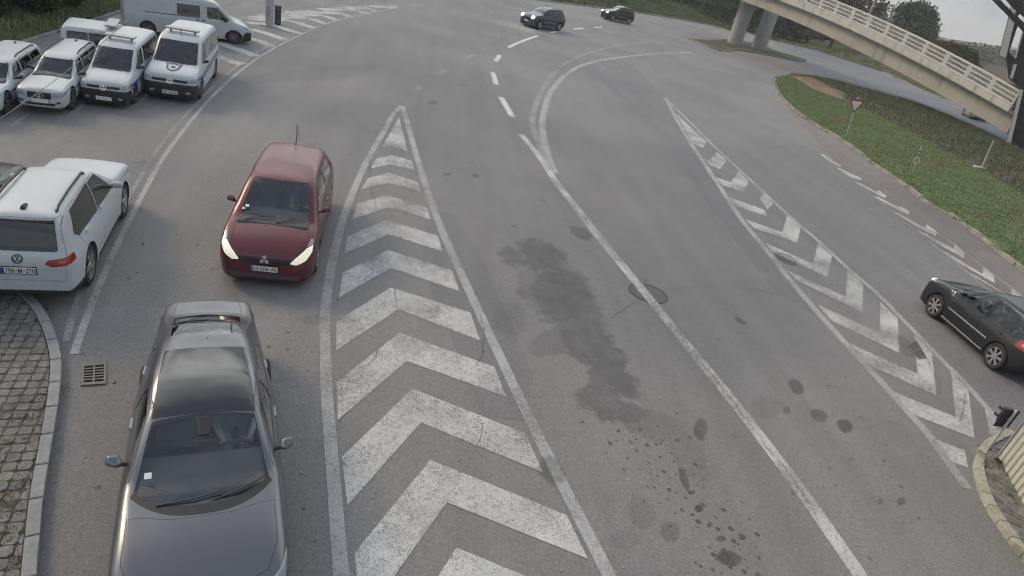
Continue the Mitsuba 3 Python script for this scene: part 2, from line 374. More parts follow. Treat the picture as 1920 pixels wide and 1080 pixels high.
# the slip road that passes under the bridge
far_lo = [(1495, 122), (1555, 153), (1633, 175), (1711, 194), (1789, 225), (1865, 260), (1990, 322)]
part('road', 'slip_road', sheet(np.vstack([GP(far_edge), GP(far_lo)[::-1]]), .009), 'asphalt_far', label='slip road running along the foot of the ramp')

def line(px, w, mat_='paint_line', name='edge_line', z=.012):
    return part('road', name, ribbon(GP(px), w, z), mat_)
line([(124, 641), (155, 533), (186, 463), (225, 398), (258, 343), (284, 298), (321, 248), (366, 197), (417, 147), (462, 113), (500, 88.5), (538, 70), (570, 58)], .10, 'paint_faded')
line([(139, 665), (169, 579), (204, 495), (239, 421), (275, 352), (304, 300), (338, 253), (394, 186), (450, 134), (495, 102), (540, 77), (574, 60.5), (607, 47), (657, 32), (720, 19), (770, 12.5), (795, 9.5)], .115, 'paint_line')
line([(440, 35), (470, 32), (525, 25.5), (582, 19), (670, 12.5), (740, 10), (795, 9)], .2, 'paint_line')
for bar, w in [([(395, 103), (425, 113), (456, 121.5)], .62), ([(405, 80), (440, 91), (480, 106)], .66), ([(455, 69), (490, 79), (512, 88)], .66), ([(474, 55), (500, 63), (537, 76.5)], .7), ([(505, 47), (530, 53), (563, 64)], .8), ([(465, 43.5), (500, 44)], .6),
               ([(465, 36.5), (535, 37), (555, 42), (588, 53)], .75), ([(470, 33), (570, 32.5), (585, 36), (611, 46)], .7), ([(490, 30), (600, 28), (612, 31), (634, 39.5)], .75), ([(540, 23.5), (635, 24.3), (645, 27), (658, 32.5)], .8),
               ([(600, 18), (668, 18.6), (676, 21), (687, 26)], .8), ([(650, 14.5), (690, 15.2), (706, 21.5)], .8), ([(690, 12), (722, 12.8), (735, 16)], .7), ([(727, 15), (745, 11.5)], .5)]:
    part('road', 'hatch_bar', ribbon(GP(bar), w, .012, False), 'paint_chevron')
line([(752, 199), (736, 217), (723, 241), (686, 306), (666, 351), (645.5, 404), (627, 473), (616, 530), (609, 600), (610, 660), (613, 740), (618, 810), (628, 933), (640, 1080), (655, 1200)], .185, 'paint_line')
line([(754, 199), (763, 228), (772, 261), (796, 343), (825, 424), (861, 506), (900, 590), (951, 698), (1004, 809), (1071, 942), (1142, 1080), (1215, 1220)], .2, 'paint_line')
Z2 = lambda x, y: (560 + x / 2.456, 180 + y / 2.456)
Z3 = lambda x, y: (560 + x / 2.25, 600 + y / 2.25)
chev = [[Z2(*q) for q in c] for c in [[(463, 100), (500, 255), (430, 235), (385, 235)], [(333, 333), (360, 288), (430, 272), (520, 300), (535, 343), (425, 318)], [(290, 430), (320, 380), (415, 355), (548, 398), (565, 445), (415, 403)],
        [(247, 570), (270, 498), (408, 457), (590, 515), (608, 570), (415, 515)], [(210, 728), (225, 648), (405, 572), (640, 645), (663, 718), (415, 640)], [(185, 930), (203, 815), (410, 712), (705, 805), (740, 900), (425, 795)]]]
chev += [[(630, 658), (631, 603.5), (733, 540), (881.7, 587), (900, 639), (747, 581)]]
chev += [[Z3(*q) for q in c] for c in [[(165, 425), (160, 265), (425, 55), (825, 200), (875, 325), (455, 175)], [(205, 785), (182, 580), (480, 292), (955, 480), (1030, 645), (515, 435)], [(265, 1275), (235, 985), (555, 592), (1130, 825), (1220, 1010), (625, 772)],
        [(300, 1480), (590, 1080), (665, 962), (950, 1080), (1330, 1240), (1420, 1440), (740, 1160), (520, 1500)]]]
Z6 = lambda x, y: (1220 + x / 2.7, 160 + y / 2.7)
chev += [[Z6(*q) for q in c] for c in [[(130, 145), (285, 290), (262, 318), (215, 295)], [(270, 375), (300, 380), (335, 338), (383, 380), (352, 425), (300, 405)], [(330, 468), (405, 492), (445, 437), (497, 488), (470, 540), (360, 505)],
        [(400, 568), (575, 632), (590, 665), (430, 612)], [(550, 570), (580, 545), (620, 600), (590, 630)], [(480, 680), (665, 745), (690, 662), (760, 720), (740, 797), (525, 727)], [(580, 800), (820, 905), (848, 800), (917, 865), (895, 975), (620, 850)]]]
chev += [[(1472, 506), (1586, 557), (1588, 508), (1618, 534), (1617, 587), (1494, 526)], [(1533, 572), (1650, 625), (1650, 566), (1683, 598), (1685, 662), (1557, 601)], [(1595, 646), (1720, 702), (1714, 628), (1747, 662), (1755, 742), (1628, 685)],
         [(1674, 735), (1792, 783), (1782, 697), (1815, 732), (1827, 823), (1710, 777)], [(1750, 823), (1808, 845), (1815, 878), (1787, 868)], [(1846, 767), (1865, 787), (1880, 823), (1855, 815)]]
for c in chev: part('road', 'chevron', sheet(GP(c), .012), 'paint_chevron')
Z7 = lambda x, y: (1480 + x / 3.6, 260 + y / 3.6)
for c in [[(205, 105), (235, 110), (300, 150), (350, 185), (340, 192), (260, 150)], [(315, 195), (345, 203), (440, 245), (487, 272), (480, 285), (400, 255)], [(435, 288), (465, 295), (590, 360), (600, 350), (657, 385), (645, 402), (540, 350)],
          [(565, 388), (600, 395), (745, 470), (750, 455), (812, 495), (800, 517), (680, 455)], [(695, 490), (735, 505), (920, 605), (925, 580), (995, 630), (990, 660), (840, 585)], [(850, 612), (885, 625), (1110, 745), (1115, 712), (1182, 768), (1178, 808), (960, 690)],
          [(1020, 755), (1070, 775), (1305, 915), (1305, 862), (1380, 925), (1385, 977), (1150, 845)], [(1210, 908), (1260, 930), (1500, 1075), (1495, 1010), (1580, 1075), (1600, 1130), (1380, 1010)]]:
    part('road', 'hatch_bar', sheet(GP([Z7(*q) for q in c]), .012), 'paint_chevron')
line([Z7(600, 410), Z7(700, 497), Z7(850, 615), Z7(1020, 757), Z7(1200, 902), Z7(1330, 1015), Z7(1480, 1140)], .1, 'paint_faded')
line([Z7(1000, 636), Z7(1150, 745), Z7(1300, 858), Z7(1584, 1072)], .09, 'paint_faded')
line([(977, 253), (1017, 302), (1039, 337), (1072.6, 380), (1109.6, 428), (1152, 481), (1207, 547), (1283, 642), (1358.6, 734), (1428, 823), (1510, 933), (1612, 1080), (1690, 1195)], .27, 'paint_chevron')
line([(1032, 318), (1022, 299), (1006, 258), (998, 224), (1006, 191), (1026, 154), (1058, 121), (1091, 104), (1147, 88), (1206, 80.5), (1250, 76)], .3, 'paint_faded')
line([(1040, 325), (1029, 298), (1019, 258), (1017, 224), (1026, 187), (1047, 154), (1076, 130), (1110, 117), (1161, 108), (1206, 103), (1298, 98)], .3, 'paint_line')
for d in [[(953, 89.5), (980, 77), (1008, 67.5)], [(929, 115.5), (937.5, 103.5)], [(924, 136), (930.5, 159)], [(939, 182.5), (961, 219.5)], [(1032, 61.5), (1050, 58.5)], [(1075, 55), (1093, 53)], [(1114, 51.8), (1129, 51)]]:
    part('road', 'lane_dash', ribbon(GP(d), .3 if d[0][0] < 1000 else .4, .012), 'paint_fresh')
for d in [[(872, 112), (888, 103)], [(822, 138), (838, 131)], [(895, 95), (918, 89)], [(775, 171), (788, 163)]]: part('road', 'lane_dash', ribbon(GP(d), .28, .012), 'paint_faded')
line([(1248, 184), (1268, 223), (1294, 267), (1324, 312), (1353, 356), (1390, 412), (1435, 467), (1479, 523), (1511, 561), (1560, 617), (1627, 690), (1693, 763), (1747, 825), (1813, 917)], .21, 'paint_line')
line([(1249, 186), (1287, 223), (1331, 267), (1379, 312), (1427, 356), (1487, 412), (1538.5, 456), (1594, 508), (1653, 559), (1683, 590), (1717, 625), (1760, 670), (1813, 723), (1863, 780), (1905, 830)], .17, 'paint_line')
for st in [[(8, 239), (42, 232)], [(24, 236), (51, 215)], [(111, 221), (156, 212.5)], [(132, 217), (160, 194)], [(236, 203), (279, 196)], [(255, 200), (277, 177)], [(353, 188.6), (381, 186)], [(250, 304), (285, 299)]]:
    part('road', 'bay_line', ribbon(GP(st), .12, .012), 'paint_faded')
for c in [[(1092, 98), (1100, 130), (1140, 165), (1200, 228), (1262, 290), (1340, 400), (1450, 545), (1540, 600), (1505, 555), (1430, 466), (1348, 356), (1290, 267), (1243, 183), (1180, 112)], [(418, 163), (490, 155), (556, 151), (650, 148), (722, 120), (640, 123), (560, 130), (450, 143)], [(790, 500), (905, 780), (985, 790), (1000, 700), (900, 480), (850, 400), (800, 395)]]:
    part('road', 'patch', sheet(GP(c), .0075), 'asphalt_patch')
# cracks, as the dark open joints they are
def crack(px, w=.035):
    p = smooth_line(GP(px)[:, :2], .12); n = len(p)
    r = np.random.default_rng(int(px[0][0] * 7 + px[0][1]))
    p = p + np.cumsum(r.normal(0, .014, (n, 2)), 0) * np.sin(np.linspace(0, np.pi, n))[:, None] + r.normal(0, .009, (n, 2))
    part('road', 'crack', ribbon(p, w * (.5 + r.random(n)), .0165, False), 'crack')
for c in [[(778, 317), (850, 318), (930, 319), (1028, 322)], [(693, 318), (700, 350), (705, 390)], [(690, 285), (692, 318)], [(1244, 544), (1300, 541), (1360, 544), (1430, 549), (1440, 540)], [(1145, 598), (1170, 580), (1195, 562)],
          [(903, 92), (900, 115), (908, 145), (930, 180), (975, 250)], [(960, 67), (930, 78), (903, 92)], [(1100, 130), (1140, 165), (1200, 228), (1262, 290)], [(740, 540), (745, 560), (747, 582)], [(900, 590), (903, 640), (890, 690)], [(668, 690), (700, 680), (712, 650)],
          [(895, 780), (903, 800), (900, 830)], [(1052, 360), (1110, 430), (1180, 512)], [(1290, 655), (1360, 738), (1432, 830)], [(1425, 828), (1475, 890), (1530, 965)], [(1700, 625), (1740, 680), (1760, 740)], [(1670, 640), (1700, 672), (1722, 700)], [(1810, 735), (1800, 790)], [(550, 225), (556, 245), (560, 262)], [(560, 131), (640, 124), (720, 121)], [(418, 164), (490, 156), (555, 152)], [(1265, 290), (1310, 345), (1350, 420), (1400, 500)], [(640, 60), (760, 72), (880, 60)], [(600, 215), (660, 190), (720, 150)]]:
    crack(c, .012)
# pale grit lying about
def pebble(x, y, r, rng):
    m = trimesh.creation.icosphere(subdivisions=0, radius=r); m.vertices *= rng.uniform(.6, 1.2, (len(m.vertices), 1)); m.vertices[:, 2] *= .55
    m.apply_translation([x, y, .004 + r * .35]); return m
gp = []
for _ in range(360):
    u, v = RNG.uniform(0, 1900), RNG.uniform(120, 1075)
    if v > 520 and u < 120: continue
    x, y, _z = G(u, v); gp.append(pebble(x, y, RNG.uniform(.009, .02) * (1 + y / 28), RNG))
thing('gravel', 'pale grit scattered over the asphalt', 'gravel', kind='stuff')
add('gravel', cat(*gp), 'kerb_pale')

# drains and manhole
def grate(corners, nx, ny, label):
    k = thing('drain_grate', label, 'drain grate')
    c = GP(corners)[:, :2]
    part(k, 'pit', sheet(c, .0145), 'pit_dark')
    P = lambda a, b: (c[0] * (1 - a) + c[1] * a) * (1 - b) + (c[3] * (1 - a) + c[2] * a) * b
    def bar(a0, a1, b0, b1, nm):
        part(k, nm, slab(Polygon([P(a0, b0), P(a1, b0), P(a1, b1), P(a0, b1)]), .006, .030, .004), 'iron')
    bar(-.05, 1.05, -.08, .05, 'frame'); bar(-.05, 1.05, .95, 1.08, 'frame'); bar(-.05, .06, .05, .95, 'frame'); bar(.94, 1.05, .05, .95, 'frame'); bar(.46, .54, .05, .95, 'frame')
    for i in range(1, ny):
        bar(.06, .46, .05 + .9 * i / ny - .03, .05 + .9 * i / ny + .03, 'bar'); bar(.54, .94, .05 + .9 * i / ny - .03, .05 + .9 * i / ny + .03, 'bar')
grate([(156, 688), (198, 684), (197, 719), (154, 722)], 2, 6, 'rusty slotted drain grate beside the kerb and the end of the double line')
grate([(1716, 640), (1735, 670), (1722, 673), (1702, 648)], 2, 6, 'iron drain grate set in the right striped island')
k = thing('manhole_cover', 'round manhole cover under the solid lane line', 'manhole cover')
mc = G(1215, 550); 
ring = m3.Manifold.cylinder(.006, .50, .50, 40) - m3.Manifold.cylinder(.05, .455, .455, 40).translate([0, 0, -.01])
part(k, 'rim', tm(ring.translate([mc[0], mc[1], .0055])), 'rim_iron')
part(k, 'lid', tm(m3.Manifold.cylinder(.005, .44, .44, 40).translate([mc[0], mc[1], .0045])), 'lid_dark')

# ------------------------------------------------------------------ kerbs and pavements
def kerb_run(key, px, w, h, L, mat_, inward, z0=0.0, jitter=.0, label=None, tops=True):
    """Kerb stones along the pixel line (its road side); inward = +1 / -1 puts them on its left / right."""
    structure(key, label)
    p = smooth_line(GP(px)[:, :2], .08)
    s = np.r_[0, np.cumsum(np.linalg.norm(np.diff(p, axis=0), axis=1))]
    n = max(1, int(s[-1] / L)); r = np.random.default_rng(len(key) + n)
    at = lambda q: np.array([np.interp(q, s, p[:, 0]), np.interp(q, s, p[:, 1])])
    def nrm(q):
        t = at(q + .05) - at(q - .05); t /= np.linalg.norm(t); return np.array([-t[1], t[0]]) * inward
    for i in range(n):
        qs = np.linspace(i * s[-1] / n + .008, (i + 1) * s[-1] / n - .008, 4)
        jt = r.normal(0, jitter, 2)
        a = [at(q) + nrm(q) * jt[0] for q in qs]; b = [at(q) + nrm(q) * (w + jt[1]) for q in qs]
        part(key, 'kerb_stone', slab(Polygon(a + b[::-1]), z0 - .03, z0 + h + r.normal(0, jitter * .5), .012), mat_)
    return p
left_kerb = [(0, 536), (21, 541), (52, 556), (78, 582), (98.5, 618), (111.5, 655), (117, 691), (115, 738), (110, 779), (98.5, 852), (85.5, 935), (78, 1012), (72.6, 1080), (66, 1180)]
lk = kerb_run('kerb', left_kerb, .135, .13, .52, 'kerb_grey', -1, label='grey concrete kerb around the cobbled pavement on the left')
structure('pavement', 'pavement of rounded octagonal and square stones on the left')
inner = LineString(lk).buffer(.145, single_sided=False, cap_style=2)
pv = Polygon(np.vstack([lk, [[lk[-1][0] - 2, lk[-1][1] - .4], [-9.5, 3], [-13, 10.5], lk[0] - [.8, .3]]])).buffer(0)
pv = pv.difference(inner); pv = max(pv.geoms, key=lambda g: g.area) if pv.geom_type != 'Polygon' else pv
add('pavement', sheet(np.array(pv.exterior.coords)[:-1], .094), 'joint_soil')
PAV, stones = .158, []
ang = math.radians(24); ca, sa = math.cos(ang), math.sin(ang)
corner = RNG.normal(0, .011, (140, 140, 2))
for i in range(-75, 75):
    for j in range(-75, 75):
        cx, cy = (i + .5 * (j % 2) * 0) * PAV, j * PAV
        o = np.array([lk[6][0], lk[6][1]])
        W = lambda a: (o[0] + ca * a[0] - sa * a[1], o[1] + sa * a[0] + ca * a[1])
        if (Point(W((cx, cy))).distance(pv) > .1): continue
        h, t = PAV / 2 - .006, .155 * PAV * 1.25
        r = lambda: RNG.normal(0, .0045, 2)
        oct_ = [np.array(q) + r() for q in [(cx + h, cy - h + t), (cx + h, cy + h - t), (cx + h - t, cy + h), (cx - h + t, cy + h), (cx - h, cy + h - t), (cx - h, cy - h + t), (cx - h + t, cy - h), (cx + h - t, cy - h)]]
        q = t * .98 - .004
        sq = [np.array(e) + r() * .5 for e in [(cx + PAV / 2 + q, cy + PAV / 2), (cx + PAV / 2, cy + PAV / 2 + q), (cx + PAV / 2 - q, cy + PAV / 2), (cx + PAV / 2, cy + PAV / 2 - q)]]
        for g in (oct_, sq):
            pg = Polygon([W(e) for e in g]).buffer(-.008).buffer(.008).simplify(.003).intersection(pv)
            if pg.geom_type == 'Polygon' and pg.area > .0015: stones.append((np.hypot(pg.centroid.x, pg.centroid.y) - (.6 if pg.area > .008 else 0) + 3 * max(0, -pg.centroid.x - 6.6 - (pg.centroid.y - 6.9) * .6), pg))
stones.sort(key=lambda e: e[0])
rest = []
for n, (dd, pg) in enumerate(stones):
    m = slab(pg, .07, .106 + RNG.normal(0, .004), .009)
    uu = G(0, 700)
    if n < 300: part('pavement', 'paving_stone', m, f'paving_{RNG.integers(4)}')
    else: rest.append(m)
if rest: part('pavement', 'paving_stones_beyond', cat(*rest), 'paving_0', kind='stuff')
ms = []
for u, v, n in [(85, 740, 26), (85, 770, 14), (55, 905, 22), (12, 930, 14), (45, 1050, 22), (90, 815, 12), (40, 950, 10), (118, 730, 16), (45, 780, 16), (10, 1000, 12)]:
    c = G(u, v, .11)
    for _ in range(n * 5):
        a, l, d = RNG.uniform(0, 6.28), RNG.uniform(.015, .045), RNG.normal(0, .07, 2)
        b = np.array([c[0] + d[0], c[1] + d[1], .105]); e = np.array([math.cos(a), math.sin(a), 0])
        w_ = np.array([-e[1], e[0], 0]) * .006
        ms.append(trimesh.Trimesh([b - w_, b + w_, b + e * l * .7 + [0, 0, l * .5]], [[0, 1, 2]], process=False))
mk = thing('joint_weeds', 'dry weeds and moss in the joints of the left pavement', 'weeds', kind='stuff'); add(mk, cat(*ms), 'moss')

rk_px = [(1890, 813), (1873, 817), (1858, 824), (1845, 831), (1837, 838), (1828, 851), (1823, 872), (1828, 904), (1837, 932), (1854.6, 967), (1879, 1002), (1900, 1034), (1920, 1062), (1960, 1120)]
rk = kerb_run('kerb_001', rk_px, .145, .13, .33, 'kerb_yellow', 1, label='yellow painted kerb around the booth island at lower right')
structure('island', 'booth island paved with zigzag blocks')
isl = Polygon(np.vstack([rk, [G(2200, 1120)[:2], G(2100, 830)[:2], G(1960, 800)[:2]]])).buffer(0)
isl = isl.difference(LineString(rk).buffer(.15, cap_style=2)); isl = max(isl.geoms, key=lambda g: g.area) if isl.geom_type != 'Polygon' else isl
add('island', sheet(np.array(isl.exterior.coords)[:-1], .09), 'joint_soil')
o = G(1865, 865)[:2]
for i in range(-22, 22):
    for j in range(-22, 22):
        a, b = .23, .115
        x0 = i * a + (j % 2) * a / 2; y0 = j * b
        z_ = .018
        pts = [(x0 + .004, y0 + .004), (x0 + a * .25, y0 + .004 + z_), (x0 + a * .5, y0 + .004), (x0 + a * .75, y0 + .004 - z_ * 0 + z_), (x0 + a - .004, y0 + .004), (x0 + a + z_ - .004, y0 + b * .5), (x0 + a - .004, y0 + b - .004), (x0 + a * .75, y0 + b - .004 + z_), (x0 + a * .5, y0 + b - .004), (x0 + a * .25, y0 + b - .004 + z_), (x0 + .004, y0 + b - .004), (x0 + z_ + .004, y0 + b * .5)]
        th = math.radians(-28); cc, ss = math.cos(th), math.sin(th)
        pg = Polygon([(o[0] + cc * x - ss * y, o[1] + ss * x + cc * y) for x, y in pts]).buffer(0)
        if pg.distance(isl) > 0: continue
        pg = pg.intersection(isl)
        if pg.geom_type == 'Polygon' and pg.area > .004 and pg.centroid.y > 7.6 and pg.centroid.x < 11.5: part('island', 'paving_block', slab(pg, .07, .115 + RNG.normal(0, .004), .006), f'paving_{RNG.integers(4)}')

# the grass verge, its kerb and the weedy embankment behind it
vk = kerb_run('kerb_002', verge_kerb, .2, .13, .95, 'kerb_pale', 1, jitter=.03, label='broken pale kerb along the grass verge')
split = [(1480, 143), (1503, 153), (1521, 166), (1560, 180), (1600, 197), (1650, 222), (1700, 246), (1760, 280), (1840, 322), (1900, 358), (2010, 430)]
structure('grass_verge', 'green lawn of the verge between the junction and the slip road')
lawn = Polygon(np.vstack([vk, GP(split)[::-1, :2]])).buffer(0)
bank_top = [(1480, 141), (1500, 144), (1555, 154), (1633, 176), (1711, 195), (1789, 226), (1865, 261), (2010, 335)]
weeds = Polygon(np.vstack([GP(split)[:, :2], GP(bank_top)[::-1, :2]])).buffer(0)
def terrain(pg, step, hfn, key_mat):
    big = pg if pg.geom_type == 'Polygon' else max(pg.geoms, key=lambda g: g.area)
    big = big.segmentize(step)
    x0, y0, x1, y1 = big.bounds
    pts = [(x, y) for x in np.arange(x0, x1, step) for y in np.arange(y0, y1, step)]
    inn = big.buffer(-step * .4)
    import shapely
    keep = shapely.contains_xy(inn, *np.array(pts).T)
    v = np.vstack([np.array(big.exterior.coords)[:-1], np.array(pts)[keep]])
    from scipy.spatial import Delaunay
    f = Delaunay(v).simplices
    c = v[f].mean(1); f = f[shapely.contains_xy(big, c[:, 0], c[:, 1])]
    bd = np.array([big.exterior.distance(Point(*q)) for q in v])
    m = trimesh.Trimesh(np.c_[v, hfn(v, bd)], f, process=False)
    if m.face_normals[:, 2].mean() < 0: m.invert()
    return m
def h_lawn(v, bd): return .10 + .05 * (meshkit.fbm(np.c_[v * .5, 0 * v[:, :1]], 3, 4) - .5) * np.minimum(bd, 1)
def h_weed(v, bd): return .105 + np.minimum(bd, 2.2) * .16 * (.6 + .8 * meshkit.fbm(np.c_[v * .3, 0 * v[:, :1]], 4, 9)) + .12 * (meshkit.fbm(np.c_[v * 1.4, 0 * v[:, :1]], 3, 2) - .5) * np.minimum(bd, 1)
add('grass_verge', terrain(lawn, 1.0, h_lawn, 0), 'lawn_ground', True)
structure('embankment', 'rough weedy bank between the lawn and the slip road')
weed_mesh = terrain(weeds, .8, h_weed, 0)
add('embankment', weed_mesh, 'weed_ground', True)
structure('dirt_patch', 'bare patch of brown earth at the tip of the verge')
dp = GP([(1482, 144), (1497, 145), (1530, 149), (1553, 153), (1575, 166), (1606, 190), (1580, 190), (1545, 178), (1521, 168), (1500, 155)])[:, :2]
dpm = terrain(Polygon(dp), 1.0, lambda v, bd: .14 + np.minimum(bd, 1.5) * .22, 0)
add('dirt_patch', dpm, 'dirt', True)

def blades(mesh, n, h0, h1, w, seed, lean=.5):
    r = np.random.default_rng(seed)
    a = mesh.area_faces; fi = r.choice(len(a), n, p=a / a.sum())
    b = r.dirichlet((1, 1, 1), n); p = (mesh.triangles[fi] * b[:, :, None]).sum(1)
    th = r.uniform(0, 2 * np.pi, n); h = r.uniform(h0, h1, n); e = np.stack([np.cos(th), np.sin(th), 0 * th], -1)
    s = np.stack([-np.sin(th), np.cos(th), 0 * th], -1) * w
    tip = p + e * (h * lean * r.random(n))[:, None] + np.c_[np.zeros((n, 2)), h]
    v = np.stack([p - s, p + s, tip], 1).reshape(-1, 3)
    return trimesh.Trimesh(v, np.arange(3 * n).reshape(-1, 3), process=False)
thing('grass', 'short green lawn grass on the verge', 'grass', kind='stuff')
add('grass', blades(terrain(lawn, 2.0, h_lawn, 0), 60000, .04, .13, .02, 3), 'grass_blade')
thing('weed_growth', 'brown and green weeds on the embankment', 'weeds', kind='stuff')
add('weed_growth', blades(weed_mesh, 30000, .08, .38, .02, 4, .9), 'weed_blade')

# traffic island under the bridge pillars
under = [(1290, 74), (1310, 82), (1335, 92), (1352, 96), (1380, 94.5), (1420, 100), (1470, 111), (1508, 117), (1512, 113), (1490, 106), (1455, 96), (1440, 89), (1400, 78), (1372, 74), (1330, 76)]
structure('island_001', 'narrow island with a patch of grass at the feet of the bridge pillars')
ui = Polygon(GP(under)[:, :2]).buffer(0)
add('island_001', slab(ui, 0, .1, .02), 'weed_ground')
kerb_run('kerb_003', under[:8], .3, .14, 2.0, 'kerb_grey', 1, label='kerb of the island under the bridge pillars')
kerb_run('kerb_004', [(1000, 0)] + top_edge, .45, .15, 2.5, 'kerb_pale', 1, label='pale kerb along the far side of the junction')
kerb_run('kerb_005', left_edge, .14, .1, 1.2, 'kerb_grey', 1, label='kerb along the road on the far left')
kerb_run('kerb_006', far_edge, .3, .1, 2.5, 'kerb_pale', 1, label='pale edge strip on the far side of the slip road')

# ------------------------------------------------------------------ hills and trees
def hill(cx, cy, length, width, height, rot, seed):
    n, m = 90, 30
    u, v = np.meshgrid(np.linspace(-1, 1, n), np.linspace(-1, 1, m), indexing='ij')
    z = height * np.clip(1 - u ** 2, 0, 1) ** .8 * np.clip(1 - v ** 2, 0, 1) * (.55 + .9 * meshkit.fbm(np.stack([u * 5 + seed, v * 3, 0 * u], -1), 5, seed))
    z += np.clip(z, 0, 8) * .8 * meshkit.noise(np.stack([u * 60, v * 20, 0 * u], -1), 3)
    x, y = u * length, v * width
    c, s = math.cos(rot), math.sin(rot)
    V = np.stack([cx + c * x - s * y, cy + s * x + c * y, z - 3], -1).reshape(-1, 3)
    i, j = np.meshgrid(np.arange(n - 1), np.arange(m - 1), indexing='ij'); a = i * m + j
    q = np.stack([a, a + m, a + m + 1, a + 1], -1).reshape(-1, 4)
    return trimesh.Trimesh(V, np.vstack([q[:, [0, 1, 2]], q[:, [0, 2, 3]]]), process=False)
structure('hills', 'blue grey wooded hills in the distance at the right')
add('hills', cat(hill(900, 950, 620, 230, 22, -.75, 3), hill(1500, 1400, 900, 300, 48, -.8, 6), hill(-900, 3300, 1600, 500, 40, .1, 6)), 'hill', True)

def leaf_cloud(clumps, n, size, seed, flat=.3):
    """n leaf clumps spread through ellipsoids (x, y, z, rx, ry, rz), denser towards their skins."""
    r = np.random.default_rng(seed); c = np.array(clumps, float)
    vol = c[:, 3] * c[:, 4] * c[:, 5]; k = r.choice(len(c), n, p=vol ** .8 / (vol ** .8).sum())
    d = r.normal(size=(n, 3)); d /= np.linalg.norm(d, axis=1, keepdims=True)
    rad = r.random(n) ** .38 * (1 + .14 * r.normal(size=n))
    p = c[k, :3] + d * rad[:, None] * c[k, 3:]
    p = p[(p[:, 2] > .05)]; n = len(p)
    a = r.normal(size=(n, 3)); a /= np.linalg.norm(a, axis=1, keepdims=True)
    b = np.cross(a, r.normal(size=(n, 3))); b /= np.linalg.norm(b, axis=1, keepdims=True)
    s = size * r.uniform(.6, 1.4, n)[:, None]
    v = np.stack([p - a * s, p + b * s * .55, p + a * s, p - b * s * .55], 1).reshape(-1, 3)
    i = np.arange(n)[:, None] * 4
    return trimesh.Trimesh(v, np.vstack([i + [0, 1, 2], i + [0, 2, 3]]), process=False)

def make_tree(h, rad, n, size, seed, base=.25, trunk=.16, gap=1.0):
    r = np.random.default_rng(seed); cl, limbs = [], []
    top = h * .93
    limbs.append(tube([[0, 0, -.1], [r.normal(0, .1), r.normal(0, .1), h * .35], [r.normal(0, .2), r.normal(0, .2), h * .75]], [trunk, trunk * .75, trunk * .3], 8))
    m = 17
    for q in range(m):
        z = h * (base + (1 - base) * (q + .5) / m * .92)
        t = (z / h - base) / (1 - base)
        R = rad * math.sqrt(max(.05, 1 - (2 * t - .9) ** 2 * .8)) * .62
        a = q * 2.4 + r.normal(0, .4)
        p = np.array([math.cos(a) * R * r.uniform(.55, 1.1), math.sin(a) * R * r.uniform(.55, 1.1), z])
        s = rad * r.uniform(.3, .52) * gap
        cl.append([*p, s, s * r.uniform(.8, 1.2), s * r.uniform(.6, .95)])
        limbs.append(tube([[0, 0, z * .62], p * [.5, .5, 1] - [0, 0, h * .08], p], [trunk * .4, trunk * .25, trunk * .08], 5))
    cl.append([0, 0, h * .58, rad * .5, rad * .5, h * .26])
    return cat(*limbs), leaf_cloud(cl, n, size, seed + 1)

def proj(p):
    q = np.asarray(p, float) - EYE; zc = q @ FW
    return (960 + FOC * (q @ RIGHT) / zc, 540 - FOC * (q @ UP) / zc) if zc > .1 else (-9e9, 9e9)
ORD = 'first second third fourth fifth sixth seventh eighth ninth tenth eleventh twelfth thirteenth fourteenth fifteenth sixteenth seventeenth eighteenth nineteenth twentieth'.split()
def in_view(x, y, h, w, z=0.0):
    pts = [proj((x + a, y + b, z + c)) for a in (-w, w) for b in (-w, w) for c in (0, h / 2, h)]
    us, vs = zip(*pts); return max(us) > 8 and min(us) < 1912 and max(vs) > 8 and min(vs) < 1072
def put_tree(proto, key, label, x, y, s, rz, crown_mat, group=None, catn='tree', z=0.0):
    k = thing(key, label, catn, group)
    xf = T4().translate([x, y, z]).rotate([0, 0, 1], rz).scale([s, s, s])
    part(k, 'trunk', proto[0], 'bark', xf=xf); part(k, 'crown', proto[1], crown_mat, xf=xf)
    return k
def proto(*a, **kw):
    t, l = make_tree(*a, **kw)
    return mikit.ply(t, 'bark', 40), mikit.ply(l, 'leaf_dark')
PD = [proto(7, 2.6, 26000, .13, 11 + i, base=.06, trunk=.2) for i in range(3)]
PB = [proto(3.2, 1.9, 9000, .13, 31 + i, base=.04, trunk=.09) for i in range(3)]
PF = [proto(10, 4.2, 9000, .42, 51 + i, base=.1, trunk=.3) for i in range(3)]
PS = proto(9, 3.6, 1500, .26, 71, base=.2, trunk=.2, gap=.8)
PR = proto(10, 4.2, 26000, .26, 81, base=.05, trunk=.35, gap=1.35)
